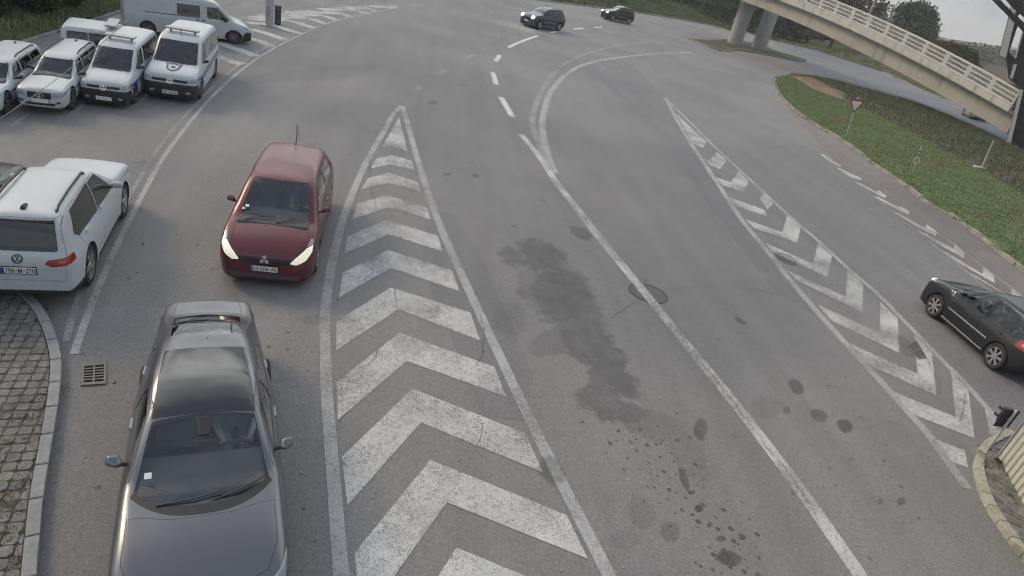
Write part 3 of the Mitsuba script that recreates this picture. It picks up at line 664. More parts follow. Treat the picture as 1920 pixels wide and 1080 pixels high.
# dark wood on the left bank
lb = smooth_line(GP([(-260, 190), (-120, 120), (0, 72), (60, 50), (120, 33), (180, 14), (240, -6), (300, -30)])[:, :2], .5)
out = np.array([-.93, .36]); out = np.array([-.93, .36])
r = np.random.default_rng(5)
sL = np.r_[0, np.cumsum(np.linalg.norm(np.diff(lb, axis=0), axis=1))]
for row, (off, stp, sc) in enumerate([(1.9, 2.9, .62), (5.0, 3.8, 1.05), (9.0, 4.6, 1.5)]):
    row_ = []
    for s in np.arange(.5, sL[-1], stp):
        p = np.array([np.interp(s, sL, lb[:, 0]), np.interp(s, sL, lb[:, 1])]) + out * (off + r.normal(0, .4)); f = sc * r.uniform(.8, 1.15); a = r.uniform(0, 360)
        if in_view(p[0], p[1], 7 * f, 2.2 * f): row_.append((proj((p[0], p[1], 2))[0], p, f, a))
    for i, (u, p, f, a) in enumerate(sorted(row_, key=lambda e: e[0])):
        put_tree(PD[(i + row) % 3], 'dark_tree', f"{['low dark tree at the edge of the left wood', 'dark tree in the middle of the left wood', 'tall dark tree at the back of the left wood'][row]}, {ORD[i]} from the left", p[0], p[1], f, a, 'leaf_dark', ['dark trees edging the left road', 'dark trees in the middle of the left wood', 'dark trees at the back of the left wood'][row])
c = G(95, 26); put_tree(PB[0], 'pale_shrub', 'pale leaved shrub standing out against the dark wood at upper left', c[0] - .2, c[1] + .1, .34, 20, 'leaf_pale', catn='shrub')
structure('left_bank', 'grassy strip between the far left road and the dark trees')
lbp = GP([(-60, 116), (0, 95), (60, 76), (120, 57), (190, 35), (250, 13)])[:, :2]
lbm = terrain(Polygon(np.vstack([lbp, (lbp + out * 9)[::-1]])), 1.0, lambda v, bd: .06 + np.minimum(bd, 3) * .12, 0)
add('left_bank', lbm, 'grass_ground', True)
thing('grass_001', 'dark grass on the bank at the far left', 'grass', kind='stuff')
add('grass_001', blades(lbm, 24000, .06, .25, .018, 8), 'grass_blade')
# bushes and trees along the far side of the junction
te = smooth_line(GP(top_edge)[:, :2], 1.0)
structure('far_bank', 'green bank rising behind the far kerb of the junction')
o2 = np.array([.35, .94])
pre = np.vstack([[te[0] + (te[0] - te[3]) / np.linalg.norm(te[0] - te[3]) * 45], te])
fb_pg = Polygon(np.vstack([pre + o2 * .6, [[40, 175], [-20, 185], [-60, 150]]])).buffer(0)
fbm_ = terrain(fb_pg, 2.5, lambda v, bd: .05 + np.minimum(bd, 14) * .16 + .5 * (meshkit.fbm(np.c_[v * .2, 0 * v[:, :1]], 3, 7) - .5) * np.minimum(bd / 3, 1), 0)
add('far_bank', fbm_, 'grass_ground', True)
thing('grass_002', 'rough grass and weeds on the bank behind the far kerb', 'grass', kind='stuff')
add('grass_002', blades(fbm_, 30000, .15, .7, .05, 9, .8), 'weed_blade')
cnt = [0, 0]
for q, (u, v, s, kind) in enumerate([(1105, 4, .8, 0), (1150, 10, .7, 1), (1200, 14, .9, 0), (1240, 18, 1.1, 1), (1272, 20, 1.2, 0), (1300, 26, 1.3, 0), (1330, 30, 1.5, 0), (1352, 36, 1.3, 1), (1395, 30, 1.7, 0), (1420, 40, 1.5, 1)]):
    c = G(u, v)
    put_tree(PB[q % 3], 'bush', f"{['rounded green', 'olive green'][kind]} bush on the bank behind the far kerb, {ORD[cnt[kind]]} {['green', 'olive'][kind]} one from the left", c[0], c[1], s * 1.4, 70 * q, ['leaf_green', 'leaf_olive'][kind], ['green bushes behind the far kerb', 'olive bushes behind the far kerb'][kind], 'bush', z=1.0)
    cnt[kind] += 1
ft = sorted([(x, y, s) for x, y, s in [(2, 168, .8), (14, 172, .9), (24, 170, 1.0), (34, 172, 1.1), (30, 160, .8), (42, 168, 1.0), (50, 175, 1.1), (-12, 172, .8)] if in_view(x, y, 10 * s, 4 * s)], key=lambda e: proj((e[0], e[1], 4))[0])
for q, (x, y, s) in enumerate(ft):
    put_tree(PF[q % 3], 'dark_tree', f'broad dark tree behind the far bank, by the bridge pillars, {ORD[q]} from the left', x, y, s, 50 * q, 'leaf_green', 'dark trees behind the far bank')
# slope beyond the slip road and what grows past the bridge
structure('far_slope', 'green and brown slope on the far side of the slip road, under the bridge')
fe = GP(far_edge)[:, :2]; o3 = np.array([.86, .5])
fsm = terrain(Polygon(np.vstack([fe + o3 * .4, (fe + o3 * 45)[::-1]])).buffer(0), 2.5, lambda v, bd: .05 + np.minimum(bd, 9) * .2 + .7 * (meshkit.fbm(np.c_[v * .25, 0 * v[:, :1]], 3, 12) - .5) * np.minimum(bd / 2, 1), 0)
add('far_slope', fsm, 'weed_ground', True)
thing('weed_growth_001', 'green and brown weeds on the slope beyond the slip road', 'weeds', kind='stuff')
add('weed_growth_001', blades(fsm, 40000, .1, .8, .06, 10, .9), 'grass_blade')

def far_point(u, v, dist):               # a place at that distance on the ground in the direction of the pixel
    d = ray(u, v); h = d[:2] / np.linalg.norm(d[:2]); return h * dist
def z_at(u, v, dist):
    d = ray(u, v); return EYE_H + d[2] / np.linalg.norm(d[:2]) * dist
def tree_at(pr, key, label, u, top, dist, mat_, wide=1.0, catn='tree', group=None):
    """A tree standing on the ground at that distance, its top where the photograph shows it."""
    c = far_point(u, top, dist); h = z_at(u, top, dist)
    k = thing(key, label, catn, group)
    hs = {id(PS): 9, id(PR): 10}.get(id(pr), 10 if pr in PF else 3.2) * .97
    xf = T4().translate([c[0], c[1], 0]).rotate([0, 0, 1], (u * 37) % 360).scale([h / hs * wide, h / hs * wide, h / hs])
    part(k, 'trunk', pr[0], 'bark', xf=xf); part(k, 'crown', pr[1], mat_, xf=xf)
tree_at(PR, 'round_tree', 'big rounded dark green tree standing behind the bridge railing', 1728, 12, 190, 'leaf_green', 1.0)
tree_at(PS, 'sparse_tree', 'thin half bare autumn tree behind the bridge railing, by the lamp post', 1650, -6, 165, 'leaf_autumn', 1.1)
tree_at(PS, 'sparse_tree', 'half bare autumn tree at the top edge behind the bridge railing', 1605, -30, 160, 'leaf_autumn', 1.1)
tree_at(PF[1], 'dark_tree', 'dark tree at the top edge behind the bridge, left of the half bare trees', 1560, -40, 180, 'leaf_green', 1.2)
for q, (u, t, d) in enumerate([(1764, 82, 170), (1775, 84, 150), (1789, 84, 140), (1803, 91, 145), (1816, 96, 150)]):
    dk = q in (3, 4)
    tree_at(PF[q % 3], 'bush', f"{['yellowing autumn', 'dark low'][dk]} bush past the bridge railing, {ORD[q]} to the right of the big round tree", u, t, d, ['leaf_autumn', 'leaf_green'][dk], 1.2, 'bush', ['autumn bushes past the railing', 'dark bushes past the railing'][dk])

cl = []; rw = np.random.default_rng(12)
for a in np.radians(np.arange(22, 47, .55)):
    d_ = rw.uniform(430, 640); h_ = rw.uniform(9, 15) * (1 + .35 * math.sin(a * 23)) * d_ / 520
    cl.append([math.sin(a) * d_, math.cos(a) * d_, h_ * .5, rw.uniform(7, 12), rw.uniform(7, 12), h_ * .55])
thing('far_wood', 'dark wood far beyond the bridge at the foot of the hills', 'wood', kind='stuff')
add('far_wood', leaf_cloud(cl, 24000, 1.3, 13), 'leaf_far')

# ------------------------------------------------------------------ bridge ramp
PA, PBp = np.array([22.6, 104.0]), np.array([38.0, 65.5])
bd = (PBp - PA) / np.linalg.norm(PBp - PA); bn = np.array([bd[1], -bd[0]])       # bn points to the junction
if bn @ (-PA) < 0: bn = -bn
def on_plane(u, v, off):
    d = ray(u, v); p0 = PA + bn * off
    t = ((p0 - 0) @ bn) / (d[:2] @ bn)
    p = EYE + d * t
    return (p[:2] - PA) @ bd, p[2]
def profile(px, off):
    q = np.array([on_plane(u, v, off) for u, v in px]); c = np.polyfit(q[:, 0], q[:, 1], 2)
    return c
bot = profile([(1386, 0), (1457, 26.6), (1620, 101), (1733, 160), (1808, 203), (1872, 240)], 0)
plo = profile([(1461, 0), (1507, 18), (1592, 57), (1640, 77), (1740, 123), (1807, 162), (1878, 205)], .9)
phi = profile([(1495, 0), (1512, 7), (1580, 33), (1690, 85), (1783, 132), (1890, 195)], .95)
rto = profile([(1560, 0), (1632, 25), (1680, 52), (1790, 105), (1877, 150)], .95)
S0, S1 = -14.0, float(on_plane(1901, 200, .95)[0])
zf = lambda c, s: np.polyval(c, s)
def xy(s, off): return PA + bd * s + bn * off
def beam(s, lo, hi, o0, o1):
    """Box-section along the bridge between stations s; lo and hi are heights per station, o0 < o1 sideways offsets."""
    v = []
    for i, q in enumerate(s):
        a, b = xy(q, o0), xy(q, o1)
        v += [[*a, lo[i]], [*b, lo[i]], [*b, hi[i]], [*a, hi[i]]]
    f = []
    for i in range(len(s) - 1):
        k = 4 * i
        for j in range(4):
            a, b = k + j, k + (j + 1) % 4
            f += [[a, b, b + 4], [a, b + 4, a + 4]]
    e = 4 * (len(s) - 1); f += [[0, 2, 1], [0, 3, 2], [e, e + 1, e + 2], [e, e + 2, e + 3]]
    m = trimesh.Trimesh(np.array(v), np.array(f), process=False); m.fix_normals(); return m
ss = np.linspace(S0, S1, 37)
bridge = thing('bridge', 'pale concrete bridge ramp with a barred railing crossing at upper right', 'bridge')
part(bridge, 'girder', beam(ss, zf(bot, ss), zf(plo, ss) - .12, -2.2, 0), 'girder')
part(bridge, 'girder', beam(ss, zf(bot, ss) - .25, zf(plo, ss) - .5, -5.6, -3.6), 'girder')
part(bridge, 'deck', beam(ss, zf(plo, ss) - .12, zf(plo, ss) + .16, -2.4, .62), 'concrete')
part(bridge, 'deck', beam(ss, zf(plo, ss) - .5, zf(plo, ss) - .1, -6.2, -2.403), 'concrete')
part(bridge, 'roadway', beam(ss, zf(plo, ss) + .163, zf(plo, ss) + .2, -2.38, .5), 'asphalt_deck')
part(bridge, 'roadway', beam(ss, zf(plo, ss) - .097, zf(plo, ss) - .05, -6.1, -2.41), 'asphalt_deck')
PL = 2.0
for s in np.arange(S0, S1 - PL, PL):
    q = np.array([s + .02, s + PL - .02]); part(bridge, 'parapet_panel', beam(q, zf(plo, q), zf(phi, q), .63, .95), 'concrete')
RH = lambda s: zf(rto, s) - zf(phi, s)
NP = round((S1 - S0 - .6) / 2.9); STP = (S1 - S0 - .6) / NP
for i, s in enumerate(S0 + .4 + STP * np.arange(NP)):
    for off, nm in ((.78, 'near'),):
        def post(at_, w=.09):
            p = xy(at_, off); return manifold(beam(np.array([at_ - w / 2, at_ + w / 2]), [zf(phi, at_)] * 2, [zf(rto, at_)] * 2, off - .06, off + .06))
        part(bridge, 'railing_post', tm(post(s)), 'rail_white')
        if nm == 'far': continue
        a, b = s + .16, s + STP - .16
        q = np.array([a, b]); z0 = zf(phi, q); h = RH(q)
        fr = [beam(q, z0 + h * c, z0 + h * (c + .07), off - .03, off + .03) for c in (.04, .33, .62, .90)] + [beam(np.array([e - .04, e + .04]), [zf(phi, e) + .02 * RH(e)] * 2, [zf(phi, e) + .9 * RH(e)] * 2, off - .04, off + .04) for e in (a, b)]
        part(bridge, 'railing_frame', cat(*fr), 'rail_white')
        bal = []
        for e in np.arange(a + .2, b - .1, .2):
            for c0, c1 in ((.11, .33), (.40, .62), (.69, .90)):
                zz = zf(phi, e); hh = RH(e)
                bal.append(beam(np.array([e - .018, e + .018]), [zz + hh * c0] * 2, [zz + hh * c1] * 2, off - .015, off + .015))
        part(bridge, 'railing_bars', cat(*bal), 'rail_white', kind='stuff')
    q = np.array([s, s + STP])
    part(bridge, 'handrail', beam(q, zf(rto, q) - .06, zf(rto, q) + .03, .7, .86), 'rail_white')
for (u, v), off in (((1376, 83), 0), ((1421, 93), 0)):
    g = G(u, v); s_ = (g[:2] - PA) @ bd
    h = zf(bot, s_) + .05
    part(bridge, 'pillar', lathe([(0, -.2), (1.12, -.2), (1.12, h), (0, h)], 36), 'pillar', 40, T4().translate([g[0], g[1], 0]))
# lamp post on the far side of the bridge
k = thing('street_lamp', 'slim grey lamp post rising behind the bridge railing', 'street lamp')
sl_ = min(np.arange(S0, S1, .5), key=lambda q: abs(math.atan2(*xy(q, -2.2)) - math.atan2(*ray(1628, 30)[:2])))
c = xy(sl_, -2.2); zd = zf(plo, sl_)
part(k, 'pole', tube([[c[0], c[1], zd + .2], [c[0], c[1], 13]], [.14, .08], 10), 'metal_galv', 40)
part(k, 'lamp_arm', tube([[c[0], c[1], 13], [c[0] - .8, c[1] - .3, 13.6], [c[0] - 2, c[1] - .6, 13.8]], .05, 8), 'metal_galv', 40)
part(k, 'lamp_head', tm(rbox((.8, .3, .16), .06, 8, (c[0] - 2.3, c[1] - .65, 13.8))), 'metal_grey')
# building with a brown roof past the railing
k = thing('house', 'low building with a brown roof past the right end of the railing', 'building')
hc = far_point(1858, 132, 150); zt = z_at(1840, 116, 150)
th = math.radians(-38)
hx = T4().translate([hc[0], hc[1], 0]).rotate([0, 0, 1], math.degrees(th))
part(k, 'wall', tm(mbox((-9, -5, 0), (13, 5, 3.2))), 'wall_dark', xf=hx)
part(k, 'roof', tm(prism([(-5.6, 3.15), (5.6, 3.15), (0, max(5.2, zt))], 'x', -9.6, 13.6)), 'roof_tile', xf=hx)
for q in range(5): part(k, 'window', tm(mbox((-7 + q * 4, -5.06, 1), (-5.4 + q * 4, -5.002, 2.3))), 'glass_black', xf=hx)

# ------------------------------------------------------------------ poles, signs, booth, cabinet, black frame
g = G(505, 49); k = thing('lamp_post', 'thick pale grey post in the striped island at upper left', 'post')
part(k, 'shaft', lathe([(0, 0), (.24, 0), (.23, .02), (.19, 9), (0, 9)], 16), 'metal_grey', 40, T4().translate([g[0], g[1], .01]))
part(k, 'base_plate', tm(prism([(-.34, -.34), (.34, -.34), (.34, .34), (-.34, .34)], 'z', .012, .05)), 'metal_galv', xf=T4().translate([g[0], g[1], 0]))
part(k, 'hatch', tm(rbox((.2, .04, .5), .015, 6, (.02, -.235, .8))), 'metal_galv', xf=T4().translate([g[0], g[1], 0]))
g = G(520.5, 46); k = thing('control_box', 'narrow black cabinet standing against the thick grey post', 'cabinet')
xf = T4().translate([g[0], g[1], .01]).rotate([0, 0, 1], 24)
part(k, 'body', tm(rbox((.34, .34, .95), .02, 6, (0, 0, .5))), 'box_dark', xf=xf); part(k, 'lid', tm(rbox((.4, .4, .05), .015, 6, (0, 0, 1.0))), 'plastic_grey', xf=xf)
for z in (.3, .5, .7): part(k, 'vent', tm(mbox((-.12, -.185, z), (.12, -.172, z + .04))), 'pit_dark', xf=xf)

def to_cam(p): return math.degrees(math.atan2(-p[1], -p[0]))
g = G(1584, 262); k = thing('yield_sign', 'triangular give way sign on a leaning thin post in the lawn', 'road sign')
lean = np.array([-.14, 0, 1.0]); Hs = 2.62
top = g + lean * Hs; top[2] += .1
part(k, 'post', tube([g + [0, 0, .05], g + lean * Hs + [0, 0, .1]], .035, 10), 'steel_pale', 40)
yaw = to_cam(g) + 24
def tri(s): return [(-s, s * .78), (s, s * .78), (0, -s * .95)]
cs = lambda s, d0, d1: m3.Manifold.extrude(m3.CrossSection([tri(s)[::-1]]).offset(-.05, m3.JoinType.Round, 2, 16).offset(.05, m3.JoinType.Round, 2, 16), d1 - d0).translate([0, 0, d0]).transform(AX['x'])
cc = g + lean * (Hs - .42)
xf = T4().translate(cc.tolist()).rotate([0, 0, 1], yaw).rotate([1, 0, 0], 6)
part(k, 'rim', tm(cs(.50, .045, .06)), 'sign_red', xf=xf); part(k, 'face', tm(cs(.36, .0605, .066)), 'sign_white', xf=xf); part(k, 'back', tm(cs(.50, .04, .0445)), 'metal_galv', xf=xf)
g = G(1710, 326); k = thing('marker_post', 'thin pale post with a ring halfway up, in the lawn', 'post')
ln = np.array([-.16, .0, 1]); P_ = lambda h: g + ln * h
part(k, 'stem', tube([P_(.05), P_(.55)], .032, 8), 'steel_pale'); part(k, 'stem', tube([P_(.95), P_(1.66)], .034, 8), 'steel_pale')
tor = trimesh.creation.torus(.15, .032, major_sections=20, minor_sections=8)
part(k, 'ring', tor, 'steel_pale', 40, T4().translate(P_(.76).tolist()).rotate([0, 0, 1], to_cam(g)).rotate([0, 1, 0], 90))
for h in (1.08, 1.28): part(k, 'clamp', tm(rbox((.1, .1, .07), .02, 6)), 'plastic_grey', xf=T4().translate(P_(h).tolist()))
g = G(1838, 320); k = thing('plain_post', 'bare leaning steel post at the edge of the lawn and the dark bank', 'post')
part(k, 'shaft', tube([g + [0, 0, 0], g + np.array([-.12, 0, 1]) * 2.0], .045, 8), 'steel_pale', 40)
part(k, 'footing', slab(Polygon([(g[0] - .55, g[1] - .2), (g[0] + .2, g[1] - .25), (g[0] + .3, g[1] + .2), (g[0] - .45, g[1] + .25)]), .1, .24, .03), 'concrete')

# booth with ribbed wall at the lower right
a, b = G(1866, 864)[:2], G(1916, 960)[:2]
k = thing('booth', 'cream ribbed metal booth wall at the lower right corner', 'booth')
t = (b - a) / np.linalg.norm(b - a); nn = np.array([-t[1], t[0]]); nn = nn if nn @ (-a) < 0 else -nn      # away from the camera
yw = math.degrees(math.atan2(t[1], t[0]))
flip = 1 if np.cross(np.r_[t, 0], np.r_[nn, 0])[2] > 0 else -1
bx = T4().translate([a[0], a[1], .1]).rotate([0, 0, 1], yw)
part(k, 'wall', tm(mbox((0.01, min(.03 * flip, 2.2 * flip), 0), (3.4, max(.03 * flip, 2.2 * flip), 2.55))), 'wall_dark', xf=bx)
W_ = .172
for i in range(19):
    x0 = .012 + i * W_
    part(k, 'wall_panel', tm(prism([(x0 + .012, .03 * flip), (x0 + W_ - .012, .03 * flip), (x0 + W_ - .03, -.012 * flip), (x0 + .03, -.012 * flip)], 'z', .015, 2.5)), 'wall_cream', xf=bx)
part(k, 'corner_trim', tm(mbox((-.035, -.02 if flip > 0 else -.06, 0), (.008, .06 if flip > 0 else .02, 2.56))), 'metal_galv', xf=bx)
part(k, 'roof', tm(mbox((-.1, min(-.1 * flip, 2.3 * flip), 2.56), (3.5, max(-.1 * flip, 2.3 * flip), 2.68))), 'metal_grey', xf=bx)
for i in range(11):
    y0 = (.06 + i * .19) * flip; y1 = (.06 + i * .19 + .165) * flip
    part(k, 'side_panel', tm(mbox((-.02, min(y0, y1), .015), (.008, max(y0, y1), 2.5))), 'box_blue', xf=bx)
c = G(1862, 876); k = thing('weed_tuft', 'small green weed growing at the foot of the booth wall', 'plant')
rr = np.random.default_rng(4); lv = leaf_cloud([[0, 0, .06, .07, .07, .07]], 160, .022, 6)
part(k, 'leaves', lv, 'leaf_green', xf=T4().translate([c[0], c[1], .1]))
part(k, 'stem', tube([[0, 0, 0], [.01, .01, .08]], .004, 5), 'bark', xf=T4().translate([c[0], c[1], .1]))
# traffic signal
g = G(1853, 841, .1); k = thing('traffic_signal', 'small black traffic signal on a short pale pole at the tip of the booth island', 'traffic light')
part(k, 'pole', tube([[g[0], g[1], .1], [g[0], g[1], 1.06]], .026, 12), 'steel_pale', 40); part(k, 'cap', tm(balls([(g[0], g[1], 1.06, .03)])), 'steel_pale')
sx = T4().translate([g[0], g[1], .84]).rotate([0, 0, 1], 100)
part(k, 'housing', tm(rbox((.15, .15, .34), .02, 8, (.12, -.02, 0))), 'plastic_black', xf=sx)
for z in (.09, -.07):
    tb = m3.Manifold.cylinder(.1, .06, .065, 20) - m3.Manifold.cylinder(.12, .052, .057, 20).translate([0, 0, -.01]) - mbox((-.1, -.1, -.02), (-.02, .1, .2))
    part(k, 'visor', tm(tb.rotate([0, 90, 0]).translate([.195, -.02, z])), 'plastic_black', xf=sx)
    part(k, 'lens', tm(m3.Manifold.cylinder(.012, .05, .05, 20).rotate([0, 90, 0]).translate([.192, -.02, z])), 'glass_black', xf=sx)
part(k, 'backing_board', tm(rbox((.02, .34, .42), .008, 6, (.04, .03, 0))), 'plastic_black', xf=sx)
part(k, 'bracket', tm(mbox((-.02, -.03, -.02), (.06, .02, .02))), 'steel_pale', xf=sx)

# tall black frame at the right edge
P0 = G(1890, 277); hd = P0[:2] / np.linalg.norm(P0[:2]); rt = np.array([hd[1], -hd[0]])
def onf(u, v):
    d = ray(u, v); tt = (P0[:2] @ hd) / (d[:2] @ hd); p = EYE + d * tt
    return float((p[:2] - P0[:2]) @ rt), float(p[2])
fx = T4(np.array([[rt[0], hd[0], 0, P0[0]], [rt[1], hd[1], 0, P0[1]], [0, 0, 1, 0], [0, 0, 0, 1]], float).tolist())
fp = lambda px, d0, d1: prism([onf(*q) for q in px], 'y', d0, d1)
k = thing('sign_frame', 'tall black steel frame with slots and pale edges at the right edge of the picture', 'sign frame')
out_ = [(1838, -22), (1891, 31), (1872, 104), (1887, 113), (1891, 147), (1913, 166), (1884, 274), (1894, 279), (1990, 312), (1990, -22)]
holes = [[(1907, 48), (1917, 58), (1903, 110), (1891, 97)], [(1862, -14), (1876, -12), (1896, 12), (1893, 17)], [(1910, 24), (1930, 40), (1924, 46), (1907, 30)], [(1899, 118), (1905, 122), (1896, 146), (1892.5, 144)]]
fr = fp(out_, 0, 1.2)
for h in holes: fr = fr - fp(h, -.5, 2)
part(k, 'frame', tm(fr), 'steel_black', xf=fx)
part(k, 'side_plate', tm(fp([(1892, 33), (1902, 43), (1886, 110), (1873.5, 103)], -.12, -.003)), 'concrete', xf=fx)
part(k, 'side_plate', tm(fp([(1896, 12), (1905, 21), (1902, 28), (1894, 18)], -.12, -.003)), 'concrete', xf=fx)
part(k, 'edge_channel', tm(fp([(1913, 167), (1919, 169), (1893, 278), (1885, 274)], -.2, -.003)), 'steel_pale', xf=fx)
part(k, 'edge_channel', tm(fp([(1916, 60), (1919, 60), (1905, 110), (1902, 109)], -.1, -.003)), 'steel_pale', xf=fx)
part(k, 'edge_channel', tm(fp([(1903, 120), (1907, 121), (1898, 148), (1894, 146)], -.1, -.003)), 'steel_pale', xf=fx)
# thin cable in the air at upper left
ca_ = EYE + ray(310, -30) * 14; cb_ = EYE + ray(-40, 250) * 11
k = thing('overhead_cable', 'thin grey cable crossing in front of the parked white vans', 'cable')
tt = np.linspace(0, 1, 24)[:, None]; cp = ca_ * (1 - tt) + cb_ * tt; cp[:, 2] -= .12 * np.sin(np.pi * tt[:, 0])
add(k, tube(cp, .005, 6), 'cable')

# ------------------------------------------------------------------ vehicles
def shell_mesh(rows, inset=0.0, n=26, sub=5):
    R = np.array(rows, float)
    t = np.arange(len(R)); tt = np.linspace(0, len(R) - 1, (len(R) - 1) * sub + 1)
    x, zl, zb, zt, wl, wb, wt = PchipInterpolator(t, R)(tt).T
    xc = (x.max() + x.min()) / 2; L = x.max() - x.min()
    x = xc + (x - xc) * (1 - 2 * inset / L)
    zl = zl + inset; zt = zt - inset; zb = np.minimum(zb - inset * .4, zt - .012)
    wl, wb, wt = wl - inset, wb - inset, wt - inset * 1.2
    m = len(x); o = np.zeros(m)
    C = np.stack([np.stack(q, -1) for q in [(o, zl), (.6 * wl, zl), (wl - .06, zl), (wl - .01, zl + .05), (wl + .01, zl + (zb - zl) * .45), (np.maximum(wl, wb) + .012, zl + (zb - zl) * .75), (wb, zb - .03), (wb - .03, zb + .005),
                                            (wb + (wt - wb) * .45, zb + (zt - zb) * .5), (wt + .01, zt - .07 * np.clip((zt - zb) / .3, .2, 1)), (wt - .05, zt - .012), (.62 * wt, zt + .004), (.3 * wt, zt + .012), (o, zt + .014)]], 1)
    K = C.shape[1]; kn = np.r_[[0] * 3, np.linspace(0, 1, K - 2), [1] * 3]
    u = np.linspace(0, 1, n); Bm = np.stack([BSpline(kn, np.eye(K)[i], 3)(u) for i in range(K)], 1)
    P = np.einsum('nk,mkc->mnc', Bm, C)                       # half sections (m, n, [y, z])
    ring = np.concatenate([P, P[:, -2:0:-1] * [-1, 1]], 1); q = ring.shape[1]
    V = np.concatenate([np.repeat(x[:, None, None], q, 1), ring], -1).reshape(-1, 3)
    i, j = np.meshgrid(np.arange(m - 1), np.arange(q), indexing='ij')
    a, b = i * q + j, i * q + (j + 1) % q
    f = np.stack([a, a + q, b + q, b], -1).reshape(-1, 4)
    F = np.vstack([f[:, [0, 1, 2]], f[:, [0, 2, 3]]])
    c0, c1 = len(V), len(V) + 1
    V = np.vstack([V, [[x[0], 0, (zl[0] + zt[0]) / 2], [x[-1], 0, (zl[-1] + zt[-1]) / 2]]])
    k = np.arange(q); e = (m - 1) * q
    F = np.vstack([F, np.stack([np.full(q, c0), k, (k + 1) % q], -1), np.stack([np.full(q, c1), e + (k + 1) % q, e + k], -1)])
    tmh = trimesh.Trimesh(V, F, process=False)
    if tmh.volume < 0: tmh.invert()
    return manifold(tmh)

def wheel_meshes(r, w, spokes, style):
    tyre = lathe([(r * .70, -w / 2), (r * .93, -w / 2), (r * .985, -w * .42), (r, -w * .3), (r, w * .3), (r * .985, w * .42), (r * .93, w / 2), (r * .70, w / 2), (r * .68, 0), (r * .70, -w / 2)], 36)
    barrel = lathe([(r * .72, -w / 2 + .01), (r * .72, w * .48), (r * .66, w * .48), (r * .63, 0), (r * .63, -w / 2 + .01), (r * .72, -w / 2 + .01)], 36)
    M = [manifold(barrel) if manifold(barrel).volume() > 0 else manifold(barrel)]
    sp = m3.Manifold.cylinder(.03, r * .17, r * .13, 20).translate([0, 0, w * .36])
    for i in range(spokes):
        a = i * 2 * math.pi / spokes
        for da in ((-.13, .13) if style == 'pair' else (0,)):
            c, s = math.cos(a + da), math.sin(a + da); hw = r * (.045 if style == 'pair' else .085)
            pr = m3.Manifold.extrude(m3.CrossSection([[(0, -hw * .8), (r * .68, -hw * 1.25), (r * .68, hw * 1.25), (0, hw * .8)]]), .028).translate([0, 0, w * .33])
            sp = sp + pr.rotate([0, 0, math.degrees(a + da)])
    disc = m3.Manifold.cylinder(.012, r * .6, r * .6, 28).translate([0, 0, w * .05])
    return tyre, cat(barrel, tm(sp)), tm(disc)

PLATE_X = {1: T4(np.array([[0, 0, 1, 0], [1, 0, 0, 0], [0, 1, 0, 0], [0, 0, 0, 1]], float).tolist()), -1: T4(np.array([[0, 0, -1, 0], [-1, 0, 0, 0], [0, 1, 0, 0], [0, 0, 0, 1]], float).tolist())}

